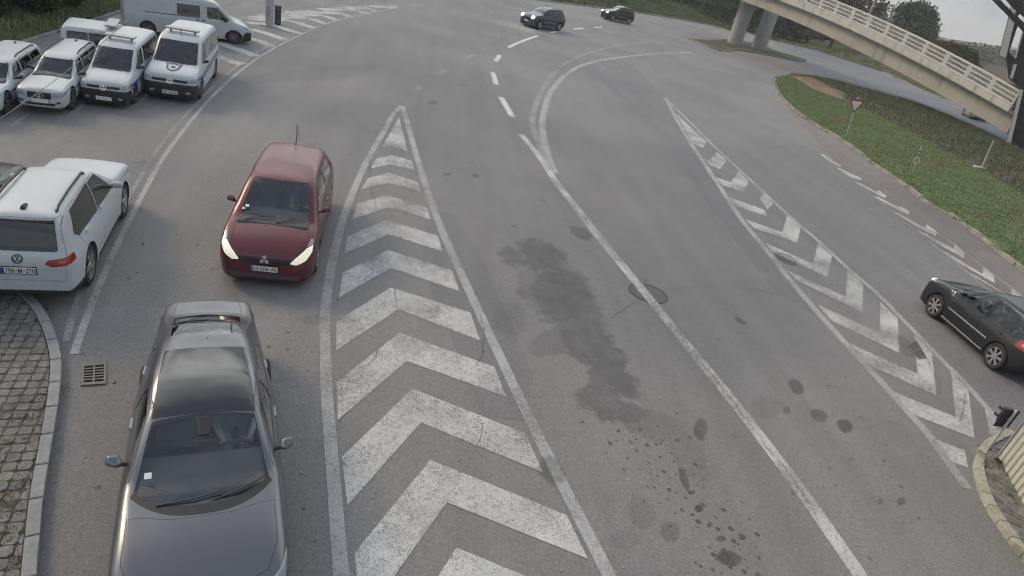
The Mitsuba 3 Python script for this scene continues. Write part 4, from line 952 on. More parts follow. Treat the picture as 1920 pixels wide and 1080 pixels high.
def vehicle(name, label, catn, spec, x, y, yaw, sc, paint_, group=None):
    sx, sy, sz = sc; k = thing(name, label, catn, group)
    S3 = np.array([sx, sy, sz])
    xf = T4().translate([x, y, .01]).rotate([0, 0, 1], math.degrees(yaw))
    rows = [[q[0] * sx, q[1] * sz, q[2] * sz, q[3] * sz, q[4] * sy, q[5] * sy, q[6] * sy] for q in spec['rows']]
    scl = {'y': (sx, sz), 'x': (sy, sz), 'z': (sx, sy)}; lng = {'y': sy, 'x': sx, 'z': sz}
    pp = lambda poly, ax: [(a * scl[ax][0], b * scl[ax][1]) for a, b in poly]
    def pris(poly, ax, lo, hi, rnd=0.0): return prism(pp(poly, ax), ax, lo * lng[ax], hi * lng[ax], rnd * min(scl[ax]))
    def both(poly, ax, lo, hi, rnd=0.0):
        m = pris(poly, ax, lo, hi, rnd)
        return m + m.transform([[1, 0, 0, 0], [0, -1, 0, 0], [0, 0, 1, 0]]) if ax == 'y' else (m + pris([(-a, b) for a, b in poly][::-1], ax, lo, hi, rnd) if ax == 'x' else m + pris([(a, -b) for a, b in poly][::-1], ax, lo, hi, rnd))
    O = shell_mesh(rows).as_original(); oid = O.original_id()
    r = spec['r'] * (sz + sx) / 2; tw = spec['track'] * sy; ww = .2 * min(1, sy + .15)
    axles = [0.0, -spec['wb'] * sx]
    body = O
    wells = None
    for ax_ in axles:
        for s in (1, -1):
            c = m3.Manifold.cylinder(.5, r * 1.16, r * 1.16, 40).rotate([90, 0, 0]).translate([ax_, tw + .25 if s > 0 else -(tw - .25), r * 1.0])
            wells = c if wells is None else wells + c
    wells = wells.as_original(); body = body - wells
    liner_ids = {wells.original_id()}
    if spec.get('cabin'):
        xr, xfr, z0 = spec['cabin']
        I = shell_mesh(rows, .045, 22, 4) ^ mbox((xr * sx, -2, z0 * sz), (xfr * sx, 2, 4))
        I = I.as_original(); liner_ids.add(I.original_id()); body = body - I
    Op = shell_mesh(rows, .006).as_original(); pid = Op.original_id()
    for nm, ax, poly, lo, hi, gl, mirror in spec['windows']:
        P = both(poly, ax, lo, hi, .03) if mirror else pris(poly, ax, lo, hi, .04)
        P = P.as_original(); liner_ids.add(P.original_id())
        if spec.get('cabin'): body = body - P
        else: body = body - (P - shell_mesh(rows, .03))
        for part_m in ([P ^ mbox((-20, 0, -5), (20, 5, 9)), P ^ mbox((-20, -5, -5), (20, 0, 9))] if mirror and ax == 'y' else [P]):
            gm = tm((Op ^ part_m), (True, {pid}))
            if len(gm.faces): part(k, nm, gm, gl if spec.get('cabin') else 'glass_black', 40, xf)
    for nm, ax, poly, lo, hi, mt, mirror in spec.get('regions', []):
        P = both(poly, ax, lo, hi) if mirror else pris(poly, ax, lo, hi)
        piece = body ^ P; body = body - P
        if piece.num_tri(): part(k, nm, tm(piece, (False, liner_ids)), mt or paint_, 35, xf)
    # door and bonnet gaps
    core = shell_mesh(rows, .016)
    for ax, poly, lo, hi, mirror in spec.get('gaps', []):
        cs = m3.CrossSection([pp(poly, ax)], m3.FillRule.NonZero); ringc = cs - cs.offset(-.0045, m3.JoinType.Round, 2, 12)
        ml = m3.Manifold.extrude(ringc, (hi - lo) * lng[ax])
        ml = ml.translate([0, 0, -hi * lng[ax]]).transform(AX['y']) if ax == 'y' else ml.translate([0, 0, lo * lng[ax]]).transform(AX[ax])
        if mirror: ml = ml + ml.transform([[1, 0, 0, 0], [0, -1, 0, 0], [0, 0, 1, 0]])
        ml = (ml - core).as_original(); liner_ids.add(ml.original_id()); body = body - ml
    part(k, 'body', tm(body, (False, liner_ids)), paint_, 32, xf)
    part(k, 'lining', tm(body, (True, liner_ids)), 'cabin_liner', 32, xf)
    for nm, ax, poly, lo, hi, th, mt, mirror in spec.get('patches', []):
        P = both(poly, ax, lo, hi, .012) if mirror else pris(poly, ax, lo, hi, .012)
        pc = (shell_mesh(rows, -th) ^ P) - O
        if mirror:
            for half in (mbox((-20, 0.001, -5), (20, 5, 9)), mbox((-20, -5, -5), (20, -.001, 9))):
                q = pc ^ half
                if q.num_tri(): part(k, nm, tm(q), mt, 35, xf)
        elif pc.num_tri(): part(k, nm, tm(pc), mt, 35, xf)
    # wheels
    ty, rm, dc = wheel_meshes(r, ww, spec.get('spokes', 5), spec.get('style', 'single'))
    D = [mikit.ply(ty, 'rubber', 40), mikit.ply(rm, 'rim_silver', 30), mikit.ply(dc, 'pit_dark')]
    for i, ax_ in enumerate(axles):
        for s in (1, -1):
            w = f'wheel' + (f'_{2 * i + (s < 0):03d}' if 2 * i + (s < 0) else '')
            wx = xf @ T4().translate([ax_, s * (tw - ww / 2), r]).rotate([1, 0, 0], -90 * s).rotate([0, 0, 1], 23 * i + 11)
            add(f'{k}__{w}__tyre', D[0], 'rubber', xf=wx); add(f'{k}__{w}__rim', D[1], spec.get('rim', 'rim_silver'), xf=wx); add(f'{k}__{w}__hub_plate', D[2], 'pit_dark', xf=wx)
    # mirrors
    mx, my, mz, ms = spec['mirror']
    for s in (1, -1):
        m = balls([(mx * sx + .02, s * (my * sy + .06), mz * sz + .02, .05 * ms), (mx * sx, s * (my * sy + .18 * ms), mz * sz + .035, .058 * ms), (mx * sx - .03, s * (my * sy + .09), mz * sz + .06 * ms, .055 * ms), (mx * sx - .03, s * (my * sy + .185 * ms), mz * sz + .07 * ms, .05 * ms), (mx * sx + .05, s * (my * sy + .11 * ms), mz * sz + .035, .04 * ms)], 16)
        part(k, 'mirror', tm(m), spec.get('mirror_mat') or paint_, 40, xf)
        part(k, 'mirror_arm', tm(balls([(mx * sx, s * (my * sy - .09), mz * sz - .04, .025), (mx * sx, s * (my * sy + .07), mz * sz, .025)])), 'plastic_black', 40, xf)
    if spec.get('cabin'):
        xr, xfr, z0 = spec['cabin']
        for sxp in spec['seats']:
            for s in ((.38, -.38)):
                st = rbox((.5, .5, .16), .06, 8, (sxp * sx, s * sy, (z0 + .1) * sz)) + rbox((.15, .48, .6), .06, 8, (0, 0, .3)).rotate([0, -14, 0]).translate([(sxp - .25) * sx, s * sy, (z0 + .1) * sz])
                st = st.transform([[1, 0, 0, 0], [0, 1, 0, 0], [0, 0, 1, 0]])
                hr = rbox((.09, .26, .17), .04, 8, ((sxp - .42) * sx, s * sy, (z0 + .80) * sz))
                q = part(k, 'seat', tm(st), 'seat_fabric', 40, xf); part(q if False else k, 'headrest', tm(hr), 'seat_fabric', 40, xf)
        db = spec['dash']
        part(k, 'dashboard', tm(balls([((db[0]) * sx, s * (db[2]) * sy, db[1] * sz, .06) for s in (1, -1)] + [((db[0] - .5) * sx, s * db[2] * sy, (db[1] + .02) * sz, .06) for s in (1, -1)] + [((db[0] - .4) * sx, s * db[2] * sy, (z0 + .05) * sz, .06) for s in (1, -1)])), 'cabin_liner', 40, xf)
        stw = trimesh.creation.torus(.175, .018, major_sections=28, minor_sections=8)
        stx = xf @ T4().translate([(db[0] - .68) * sx, .38 * sy, (db[1] - .02) * sz]).rotate([0, 1, 0], -62)
        part(k, 'steering_wheel', cat(stw, trimesh.creation.box((.34, .04, .02)), trimesh.creation.box((.09, .1, .03))), 'plastic_black', 40, stx)
    return k, xf, S3

def plate(k, xf, pos, face, text, w=.5, h=.115, blue=True, tilt=0):
    px = xf @ T4().translate([float(a) for a in pos]).rotate([0, 1, 0], tilt) @ PLATE_X[face]
    q = part(k, 'number_plate', tm(rbox((w, h, .012), .005, 6)), 'plate_white', xf=px)
    fr = tm(mbox((-w / 2 - .012, -h / 2 - .012, -.012), (w / 2 + .012, h / 2 + .012, .003)) - mbox((-w / 2 + .004, -h / 2 + .004, -.002), (w / 2 - .004, h / 2 - .004, .02)))
    add(q + '__frame', fr, 'plastic_black', xf=px)
    if blue: add(q + '__band', tm(mbox((-w / 2 + .004, -h / 2 + .004, .0065), (-w / 2 + .045, h / 2 - .004, .0085))), 'plate_blue', xf=px)
    if text:
        t = meshkit.text_mesh(text, h * .62, .003, bold=True); b = t.bounds; tw_ = b[1][0] - b[0][0]
        t.apply_translation([-(b[0][0] + b[1][0]) / 2, -(b[0][1] + b[1][1]) / 2, .0065 - b[0][2]]); s = min(1, (w - .07) / tw_); t.apply_scale([s, 1, 1]); t.apply_translation([.022 if blue else 0, 0, 0])
        add(q + '__lettering', t, 'ink', xf=px)

def badge_ring(R, kind):
    rg = m3.Manifold.cylinder(.012, R, R, 28) - m3.Manifold.cylinder(.02, R * .82, R * .82, 28).translate([0, 0, -.004])
    def stroke(a, b, w=.2): 
        a, b = np.array(a) * R, np.array(b) * R; d = (b - a) / np.linalg.norm(b - a); n = np.array([-d[1], d[0]]) * R * w / 2
        return m3.Manifold.extrude(m3.CrossSection([[tuple(a - n), tuple(b - n), tuple(b + n), tuple(a + n)]]), .012)
    if kind == 'vw':
        for a, b in [((-.38, .78), (0, .1)), ((.38, .78), (0, .1)), ((-.8, .3), (-.4, -.72)), ((-.4, -.72), (0, 0)), ((0, 0), (.4, -.72)), ((.4, -.72), (.8, .3))]: rg = rg + stroke(a, b)
        return tm(rg)
    if kind == 'oval':
        e = rg.scale([1, .68, 1]) + (m3.Manifold.cylinder(.012, R * .42, R * .42, 24) - m3.Manifold.cylinder(.02, R * .27, R * .27, 24).translate([0, 0, -.004])).scale([.7, 1.2, 1]).translate([0, -.05 * R, 0])
        return tm(e)
    if kind == 'rhomb':
        d = None
        for i in range(3):
            q = m3.Manifold.extrude(m3.CrossSection([[(0, .04 * R), (.42 * R, .5 * R), (0, 1.0 * R), (-.42 * R, .5 * R)]]), .014).rotate([0, 0, 120 * i])
            d = q if d is None else d + q
        return tm(d)
    return tm(rg)

def at_front(k, name, mesh, mt, xf, pos, face=1, tilt=0):
    part(k, name, mesh, mt, 30, xf @ T4().translate([float(a) for a in pos]).rotate([0, 1, 0], tilt) @ PLATE_X[face])

def wipers(k, xf, S3, pts, mt='plastic_black'):
    for a, b, c in pts:
        part(k, 'wiper', tube(np.array([a, b, c]) * S3, [.012, .012, .007], 6), mt, 40, xf)

# --- proportions of each kind of body: x, underside, shoulder, top, half widths (low, shoulder, top)
R_HATCH = [(0.76, 0.32, 0.5, 0.56, 0.45, 0.42, 0.35), (0.72, 0.16, 0.62, 0.68, 0.62, 0.6, 0.48), (0.62, 0.14, 0.7, 0.76, 0.74, 0.72, 0.58), (0.4, 0.13, 0.8, 0.86, 0.83, 0.81, 0.66), (0.1, 0.13, 0.9, 0.95, 0.85, 0.83, 0.7), (-0.1, 0.13, 0.93, 1.0, 0.85, 0.83, 0.712), (-0.55, 0.13, 0.95, 1.27, 0.85, 0.83, 0.692), (-1.0, 0.13, 0.96, 1.48, 0.85, 0.83, 0.63), (-1.6, 0.13, 0.97, 1.55, 0.85, 0.83, 0.62), (-2.3, 0.13, 0.99, 1.53, 0.85, 0.83, 0.61), (-2.75, 0.16, 1.0, 1.45, 0.84, 0.82, 0.59), (-2.95, 0.25, 1.0, 1.22, 0.8, 0.79, 0.612), (-3.05, 0.28, 0.9, 1.02, 0.74, 0.72, 0.612), (-3.11, 0.35, 0.75, 0.82, 0.6, 0.58, 0.502)]
R_SUV = [(0.86, 0.35, 0.62, 0.7, 0.55, 0.53, 0.424), (0.82, 0.18, 0.78, 0.86, 0.74, 0.72, 0.584), (0.7, 0.16, 0.9, 0.96, 0.86, 0.84, 0.68), (0.4, 0.16, 0.97, 1.03, 0.91, 0.89, 0.72), (-0.2, 0.16, 1.01, 1.08, 0.92, 0.89, 0.742), (-0.45, 0.16, 1.02, 1.12, 0.92, 0.89, 0.748), (-0.9, 0.16, 0.96, 1.38, 0.92, 0.89, 0.718), (-1.35, 0.16, 0.97, 1.59, 0.92, 0.88, 0.66), (-1.8, 0.16, 0.98, 1.66, 0.92, 0.88, 0.65), (-2.7, 0.16, 1.0, 1.65, 0.92, 0.88, 0.66), (-3.2, 0.24, 1.0, 1.62, 0.91, 0.87, 0.66), (-3.36, 0.28, 1.06, 1.52, 0.9, 0.86, 0.68), (-3.52, 0.32, 1.02, 1.12, 0.87, 0.84, 0.708), (-3.6, 0.34, 0.92, 1.0, 0.84, 0.82, 0.684), (-3.63, 0.4, 0.75, 0.85, 0.78, 0.76, 0.628)]
R_FAST = [(0.93, 0.32, 0.55, 0.62, 0.55, 0.53, 0.404), (0.88, 0.16, 0.68, 0.75, 0.76, 0.74, 0.564), (0.72, 0.13, 0.78, 0.84, 0.88, 0.86, 0.64), (0.3, 0.12, 0.86, 0.93, 0.93, 0.91, 0.724), (-0.3, 0.12, 0.92, 0.99, 0.94, 0.91, 0.764), (-0.5, 0.12, 0.94, 1.02, 0.94, 0.91, 0.768), (-0.95, 0.12, 0.95, 1.23, 0.94, 0.9, 0.734), (-1.4, 0.12, 0.96, 1.38, 0.94, 0.9, 0.68), (-1.9, 0.12, 0.97, 1.43, 0.94, 0.89, 0.66), (-2.6, 0.12, 0.98, 1.4, 0.877, 0.83, 0.594), (-3.15, 0.14, 1.0, 1.29, 0.809, 0.764, 0.542), (-3.7, 0.18, 1.0, 1.1, 0.748, 0.705, 0.487), (-4.1, 0.28, 0.99, 1.05, 0.687, 0.661, 0.474), (-4.22, 0.32, 0.88, 0.96, 0.626, 0.609, 0.455), (-4.25, 0.4, 0.7, 0.78, 0.557, 0.539, 0.394)]
R_COMP = [(0.87, 0.32, 0.55, 0.62, 0.5, 0.48, 0.383), (0.83, 0.16, 0.68, 0.75, 0.7, 0.68, 0.543), (0.7, 0.13, 0.78, 0.84, 0.82, 0.8, 0.64), (0.35, 0.12, 0.87, 0.93, 0.87, 0.85, 0.68), (-0.2, 0.12, 0.93, 1.0, 0.88, 0.85, 0.713), (-0.4, 0.12, 0.84, 1.04, 0.88, 0.85, 0.719), (-0.85, 0.12, 0.85, 1.28, 0.88, 0.85, 0.708), (-1.25, 0.12, 0.86, 1.43, 0.88, 0.84, 0.67), (-1.7, 0.12, 0.87, 1.48, 0.88, 0.84, 0.66), (-2.4, 0.13, 0.89, 1.46, 0.88, 0.83, 0.64), (-2.85, 0.16, 0.91, 1.38, 0.87, 0.82, 0.63), (-3.05, 0.24, 0.91, 1.18, 0.85, 0.81, 0.61), (-3.25, 0.3, 0.95, 1.02, 0.8, 0.77, 0.603), (-3.33, 0.4, 0.75, 0.82, 0.7, 0.68, 0.503)]
R_WAGON = [q if q[0] > -2.3 else (q[0] - .22, q[1], q[2], q[3] + (.04 if q[3] > 1.3 else .08), *q[4:]) for q in R_COMP]
R_VAN = [(0.91, 0.35, 0.52, 0.6, 0.72, 0.7, 0.551), (0.88, 0.18, 0.68, 0.76, 0.84, 0.82, 0.661), (0.78, 0.16, 0.84, 0.92, 0.91, 0.89, 0.741), (0.5, 0.16, 0.98, 1.04, 0.94, 0.92, 0.78), (0.15, 0.16, 1.06, 1.12, 0.95, 0.93, 0.8), (-0.05, 0.16, 1.1, 1.2, 0.95, 0.93, 0.803), (-0.5, 0.16, 1.14, 1.57, 0.95, 0.93, 0.8), (-0.95, 0.16, 1.15, 1.86, 0.95, 0.93, 0.79), (-1.25, 0.16, 1.15, 1.95, 0.95, 0.93, 0.79), (-2.5, 0.16, 1.15, 1.98, 0.95, 0.93, 0.79), (-3.7, 0.18, 1.15, 1.96, 0.95, 0.93, 0.79), (-3.9, 0.28, 1.1, 1.86, 0.93, 0.91, 0.77), (-3.97, 0.3, 1.05, 1.55, 0.91, 0.89, 0.75), (-3.99, 0.4, 0.9, 1.2, 0.85, 0.83, 0.696)]
R_OFF = [(0.92, 0.5, 0.75, 0.84, 0.66, 0.64, 0.503), (0.88, 0.35, 0.95, 1.03, 0.82, 0.8, 0.622), (0.72, 0.32, 1.06, 1.12, 0.91, 0.89, 0.72), (0.3, 0.32, 1.1, 1.17, 0.94, 0.91, 0.761), (-0.4, 0.32, 1.13, 1.2, 0.94, 0.91, 0.781), (-0.55, 0.32, 1.14, 1.24, 0.94, 0.91, 0.784), (-0.9, 0.32, 1.15, 1.5, 0.94, 0.91, 0.759), (-1.25, 0.32, 1.16, 1.76, 0.94, 0.9, 0.72), (-1.7, 0.32, 1.17, 1.85, 0.94, 0.9, 0.71), (-3.2, 0.32, 1.18, 1.84, 0.94, 0.9, 0.7), (-3.7, 0.34, 1.18, 1.8, 0.93, 0.9, 0.69), (-3.85, 0.38, 1.15, 1.6, 0.92, 0.88, 0.7), (-3.9, 0.42, 1.05, 1.25, 0.88, 0.85, 0.674), (-3.92, 0.5, 0.9, 1.05, 0.8, 0.78, 0.609)]
R_BIG = [(0.95, 0.4, 0.6, 0.7, 0.7, 0.68, 0.503), (0.9, 0.25, 0.8, 0.9, 0.86, 0.84, 0.663), (0.75, 0.18, 1.0, 1.1, 0.96, 0.94, 0.763), (0.4, 0.18, 1.15, 1.25, 1.0, 0.98, 0.823), (0.1, 0.18, 1.25, 1.38, 1.02, 1.0, 0.865), (-0.3, 0.18, 1.35, 1.85, 1.02, 1.0, 0.87), (-0.65, 0.18, 1.4, 2.25, 1.02, 1.0, 0.86), (-0.95, 0.18, 1.4, 2.43, 1.02, 1.0, 0.87), (-1.6, 0.18, 1.4, 2.52, 1.02, 1.01, 0.9), (-4.8, 0.18, 1.4, 2.52, 1.02, 1.01, 0.9), (-5.0, 0.28, 1.35, 2.42, 1.01, 1.0, 0.88), (-5.04, 0.35, 1.2, 2.2, 0.97, 0.95, 0.84)]

def box_gap(x0, x1, z0, z1): return [(x0, z0), (x1, z0), (x1, z1), (x0, z1)]
SP_HATCH = dict(rows=R_HATCH, r=.30, track=.85, wb=2.5, cabin=(-2.9, .05, .42), seats=(-1.35, -2.2), dash=(.05, .93, .6), mirror=(-.62, .80, 1.0, .8), spokes=7,
    windows=[('windscreen', 'x', [(-.62, 1.0), (.62, 1.0), (.52, 1.44), (-.52, 1.44)], -1.15, .3, 'glass_car', False),
             ('side_window', 'y', [(-.42, 1.02), (-1.55, 1.03), (-1.55, 1.43), (-1.05, 1.42)], .3, 1.5, 'glass_car', True), ('side_window', 'y', [(-1.64, 1.03), (-2.55, 1.06), (-2.45, 1.40), (-1.64, 1.43)], .3, 1.5, 'glass_car', True),
             ('rear_window', 'x', [(-.56, 1.08), (.56, 1.08), (.48, 1.40), (-.48, 1.40)], -3.3, -2.6, 'glass_car', False)],
    gaps=[('y', [(-.30, .3), (-1.6, .3), (-1.6, 1.5), (-1.0, 1.47), (-.30, 1.05)], .4, 1.5, True), ('y', [(-1.6, .3), (-2.5, .62), (-2.6, 1.45), (-1.6, 1.5)], .4, 1.5, True), ('z', [(.64, -.5), (.64, .5), (.5, .62), (-.02, .68), (-.02, -.68), (.5, -.62)], .6, 1.4, False)],
    patches=[('headlight', 'x', [(.43, .595), (.55, .575), (.70, .64), (.785, .74), (.785, .82), (.69, .80), (.52, .69)], -.2, 1.2, .008, 'lens_cream', True),
             ('indicator', 'x', [(.68, .80), (.78, .83), (.78, .87), (.73, .88)], -.3, 1.2, .008, 'lens', True),
             ('grille', 'x', [(-.42, .57), (.42, .57), (.46, .66), (-.46, .66)], .3, 1.2, .006, 'grille_black', False), ('lower_grille', 'x', [(-.6, .24), (.6, .24), (.62, .34), (-.62, .34)], .3, 1.2, .006, 'plastic_grey', False),
             ('door_handle', 'y', box_gap(-1.35, -1.52, .84, .88), .5, 1.5, .02, 'paint_maroon', True), ('side_trim', 'y', box_gap(-.45, -1.55, .50, .55), .5, 1.5, .012, 'plastic_black', True), ('tail_light', 'x', [(.55, .85), (.8, .85), (.78, 1.2), (.6, 1.2)], -4, -2.7, .01, 'tail_red', True),
             ('cowl', 'z', [(.03, -.63), (.03, .63), (-.09, .66), (-.09, -.66)], .6, 1.4, .004, 'plastic_black', False)])
SP_SUV = dict(rows=R_SUV, r=.36, track=.9, wb=2.68, cabin=None, seats=(-1.6, -2.5), dash=(-.3, 1.05, .65), mirror=(-.92, .86, 1.12, 1.0), spokes=5, style='pair',
    windows=[('windscreen', 'x', [(-.68, 1.12), (.68, 1.12), (.55, 1.55), (-.55, 1.55)], -1.5, 0, 'glass_tint', False), ('rear_window', 'x', [(-.66, 1.10), (.66, 1.10), (.60, 1.53), (-.60, 1.53)], -4, -3.22, 'glass_tint', False),
             ('side_window', 'y', [(-.70, 1.01), (-1.75, 1.02), (-1.75, 1.55), (-1.26, 1.51)], .3, 1.5, 'glass_tint', True), ('side_window', 'y', [(-1.79, 1.02), (-2.9, 1.08), (-3.08, 1.2), (-2.86, 1.53), (-1.79, 1.56)], .3, 1.5, 'glass_tint', True)],
    regions=[('sill', 'y', [(-.45, 0), (-2.2, 0), (-2.2, .32), (-.45, .32)], -2, 2, 'plastic_black', False), ('rear_bumper', 'y', [(-3.05, 0), (-4, 0), (-4, .46), (-3.05, .40)], -2, 2, 'plastic_black', False)],
    gaps=[('y', [(-.60, .36), (-1.77, .36), (-1.77, 1.58), (-1.3, 1.55), (-.6, 1.1)], .5, 1.5, True), ('y', [(-1.77, .36), (-2.4, .5), (-2.75, .8), (-2.98, 1.2), (-2.8, 1.57), (-1.77, 1.58)], .5, 1.5, True), ('x', [(-.78, .62), (.78, .62), (.80, 1.04), (.66, 1.58), (-.66, 1.58), (-.80, 1.04)], -4, -3.1, False)],
    patches=[('tail_light', 'x', [(.44, .93), (.56, .88), (.95, .93), (.95, 1.02), (.84, 1.03), (.5, .99)], -4, -3.36, .012, 'tail_red', True), ('tail_light_element', 'x', [(.66, .94), (.80, .95), (.80, 1.01), (.70, 1.0)], -4, -3.0, .015, 'tail_bright', True), ('headlight', 'x', [(.5, .8), (.9, .84), (.9, .95), (.6, .92)], -.1, 1.2, .01, 'lens', True),
             ('door_handle', 'y', box_gap(-1.45, -1.66, .98, 1.02), .5, 1.5, .03, 'paint_white', True), ('door_handle', 'y', box_gap(-2.42, -2.63, 1.0, 1.04), .5, 1.5, .03, 'paint_white', True), ('spoiler_trim', 'x', [(-.6, 1.535), (.6, 1.535), (.58, 1.56), (-.58, 1.56)], -4, -3.2, .012, 'plastic_black', False)])
_ys = np.linspace(-1, 1, 15)
_wb = [(-.135 - .275 * abs(t) ** 2.4, .752 * t) for t in _ys]; _hb = [(-.015 - .34 * abs(t) ** 2.6, .785 * t) for t in _ys]
SP_FAST = dict(rows=R_FAST, r=.34, track=.93, wb=2.84, cabin=(-3.5, -.3, .36), seats=(-1.75, -2.65), dash=(-.35, .93, .66), mirror=(-.85, .88, 1.0, .8), spokes=5, style='pair',
    windows=[('windscreen', 'z', _wb + [(-1.17, .605), (-1.20, .3), (-1.21, 0), (-1.20, -.3), (-1.17, -.605)], .90, 1.6, 'glass_car', False), ('rear_window', 'z', [(-2.8, -.49), (-2.77, 0), (-2.8, .49), (-3.54, .49), (-3.62, 0), (-3.54, -.49)], 1.0, 1.6, 'glass_tint', False),
             ('side_window', 'y', [(-.75, .99), (-1.78, 1.0), (-1.78, 1.33), (-1.30, 1.30)], .3, 1.5, 'glass_car', True), ('side_window', 'y', [(-1.86, 1.0), (-2.95, 1.04), (-2.6, 1.28), (-1.86, 1.33)], .3, 1.5, 'glass_tint', True)],
    regions=[('roof_panel', 'z', [(-1.21, -.61), (-1.21, .61), (-2.42, .535), (-2.42, -.535)], 1.3, 1.7, 'roof_black', False)],
    gaps=[('z', [(-.10, -.79), (-.07, -.6), (0, -.35), (.012, 0), (0, .35), (-.07, .6), (-.10, .79), (.4, .80), (.70, .68), (.80, .4), (.80, -.4), (.70, -.68), (.4, -.80)], .6, 1.4, False), ('y', [(-.55, .3), (-1.82, .3), (-1.82, 1.38), (-1.4, 1.36), (-.55, 1.0)], .5, 1.5, True), ('y', [(-1.82, .3), (-2.4, .4), (-2.8, .75), (-3.0, 1.08), (-2.55, 1.34), (-1.82, 1.38)], .5, 1.5, True), ('z', [(-3.68, -.52), (-3.68, .52), (-4.16, .48), (-4.16, -.48)], .8, 1.4, False),
          ('z', [(-1.215, -.615), (-1.215, .615), (-2.425, .54), (-2.425, -.54)], 1.3, 1.7, False)],
    patches=[('cowl', 'z', _wb + _hb[::-1], .7, 1.4, .003, 'grille_black', False), ('headlight', 'x', [(.42, .64), (.85, .70), (.9, .82), (.55, .76)], -.1, 1.2, .008, 'lens', True), ('door_handle', 'y', box_gap(-1.5, -1.7, .88, .905), .5, 1.5, .014, 'paint_silver', True), ('door_handle', 'y', box_gap(-2.5, -2.7, .9, .925), .5, 1.5, .014, 'paint_silver', True), ('window_trim', 'y', box_gap(-.7, -2.9, .958, .97), .5, 1.5, .006, 'rim_silver', True),
             ('tail_light', 'x', [(.4, .82), (.84, .82), (.84, .94), (.4, .90)], -4.5, -3.9, .008, 'tail_red', True)])
SP_COMP = dict(rows=R_COMP, r=.33, track=.88, wb=2.58, cabin=(-3.1, -.2, .4), seats=(-1.5, -2.35), dash=(-.25, .95, .62), mirror=(-.78, .83, 1.03, .85), spokes=7,
    windows=[('windscreen', 'x', [(-.66, 1.04), (.66, 1.04), (.54, 1.40), (-.54, 1.40)], -1.4, .2, 'glass_car', False), ('rear_window', 'x', [(-.6, 1.1), (.6, 1.1), (.5, 1.36), (-.5, 1.36)], -4, -2.7, 'glass_tint', False),
             ('side_window', 'y', [(-.62, .90), (-1.58, .905), (-1.58, 1.39), (-1.22, 1.37)], .3, 1.5, 'glass_clear', True), ('side_window', 'y', [(-1.68, .905), (-2.48, .93), (-2.48, 1.38), (-1.68, 1.40)], .3, 1.5, 'glass_clear', True), ('quarter_window', 'y', [(-2.52, .935), (-2.82, 1.02), (-2.74, 1.34), (-2.52, 1.37)], .3, 1.5, 'glass_car', True)],
    gaps=[('y', [(-.48, .28), (-1.64, .28), (-1.64, 1.42), (-1.25, 1.41), (-.48, 1.02)], .5, 1.5, True), ('y', [(-1.64, .28), (-2.15, .35), (-2.4, .7), (-2.84, 1.1), (-2.72, 1.4), (-1.64, 1.42)], .5, 1.5, True), ('z', [(-.22, -.66), (-.22, .66), (.5, .66), (.72, .5), (.72, -.5), (.5, -.66)], .6, 1.4, False)],
    patches=[('headlight', 'x', [(.42, .66), (.78, .70), (.84, .84), (.6, .82)], -.1, 1.2, .01, 'lens', True), ('tail_light', 'x', [(.5, .84), (.86, .80), (.86, .98), (.55, .98)], -4, -2.85, .012, 'tail_red', True), ('door_handle', 'y', box_gap(-1.36, -1.55, .8, .835), .5, 1.5, .03, 'paint_black', True), ('door_handle', 'y', box_gap(-2.2, -2.39, .81, .845), .5, 1.5, .03, 'paint_black', True),
             ('side_trim', 'y', box_gap(-.5, -2.1, .52, .55), .5, 1.5, .014, 'metal_galv', True), ('sill_trim', 'y', box_gap(-.42, -2.15, .22, .245), .5, 1.5, .012, 'metal_grey', True), ('grille', 'x', [(-.5, .5), (.5, .5), (.42, .64), (-.42, .64)], .3, 1.2, .006, 'grille_black', False)])
SP_WAGON = dict(SP_COMP, rows=R_WAGON, wb=2.71, cabin=None)
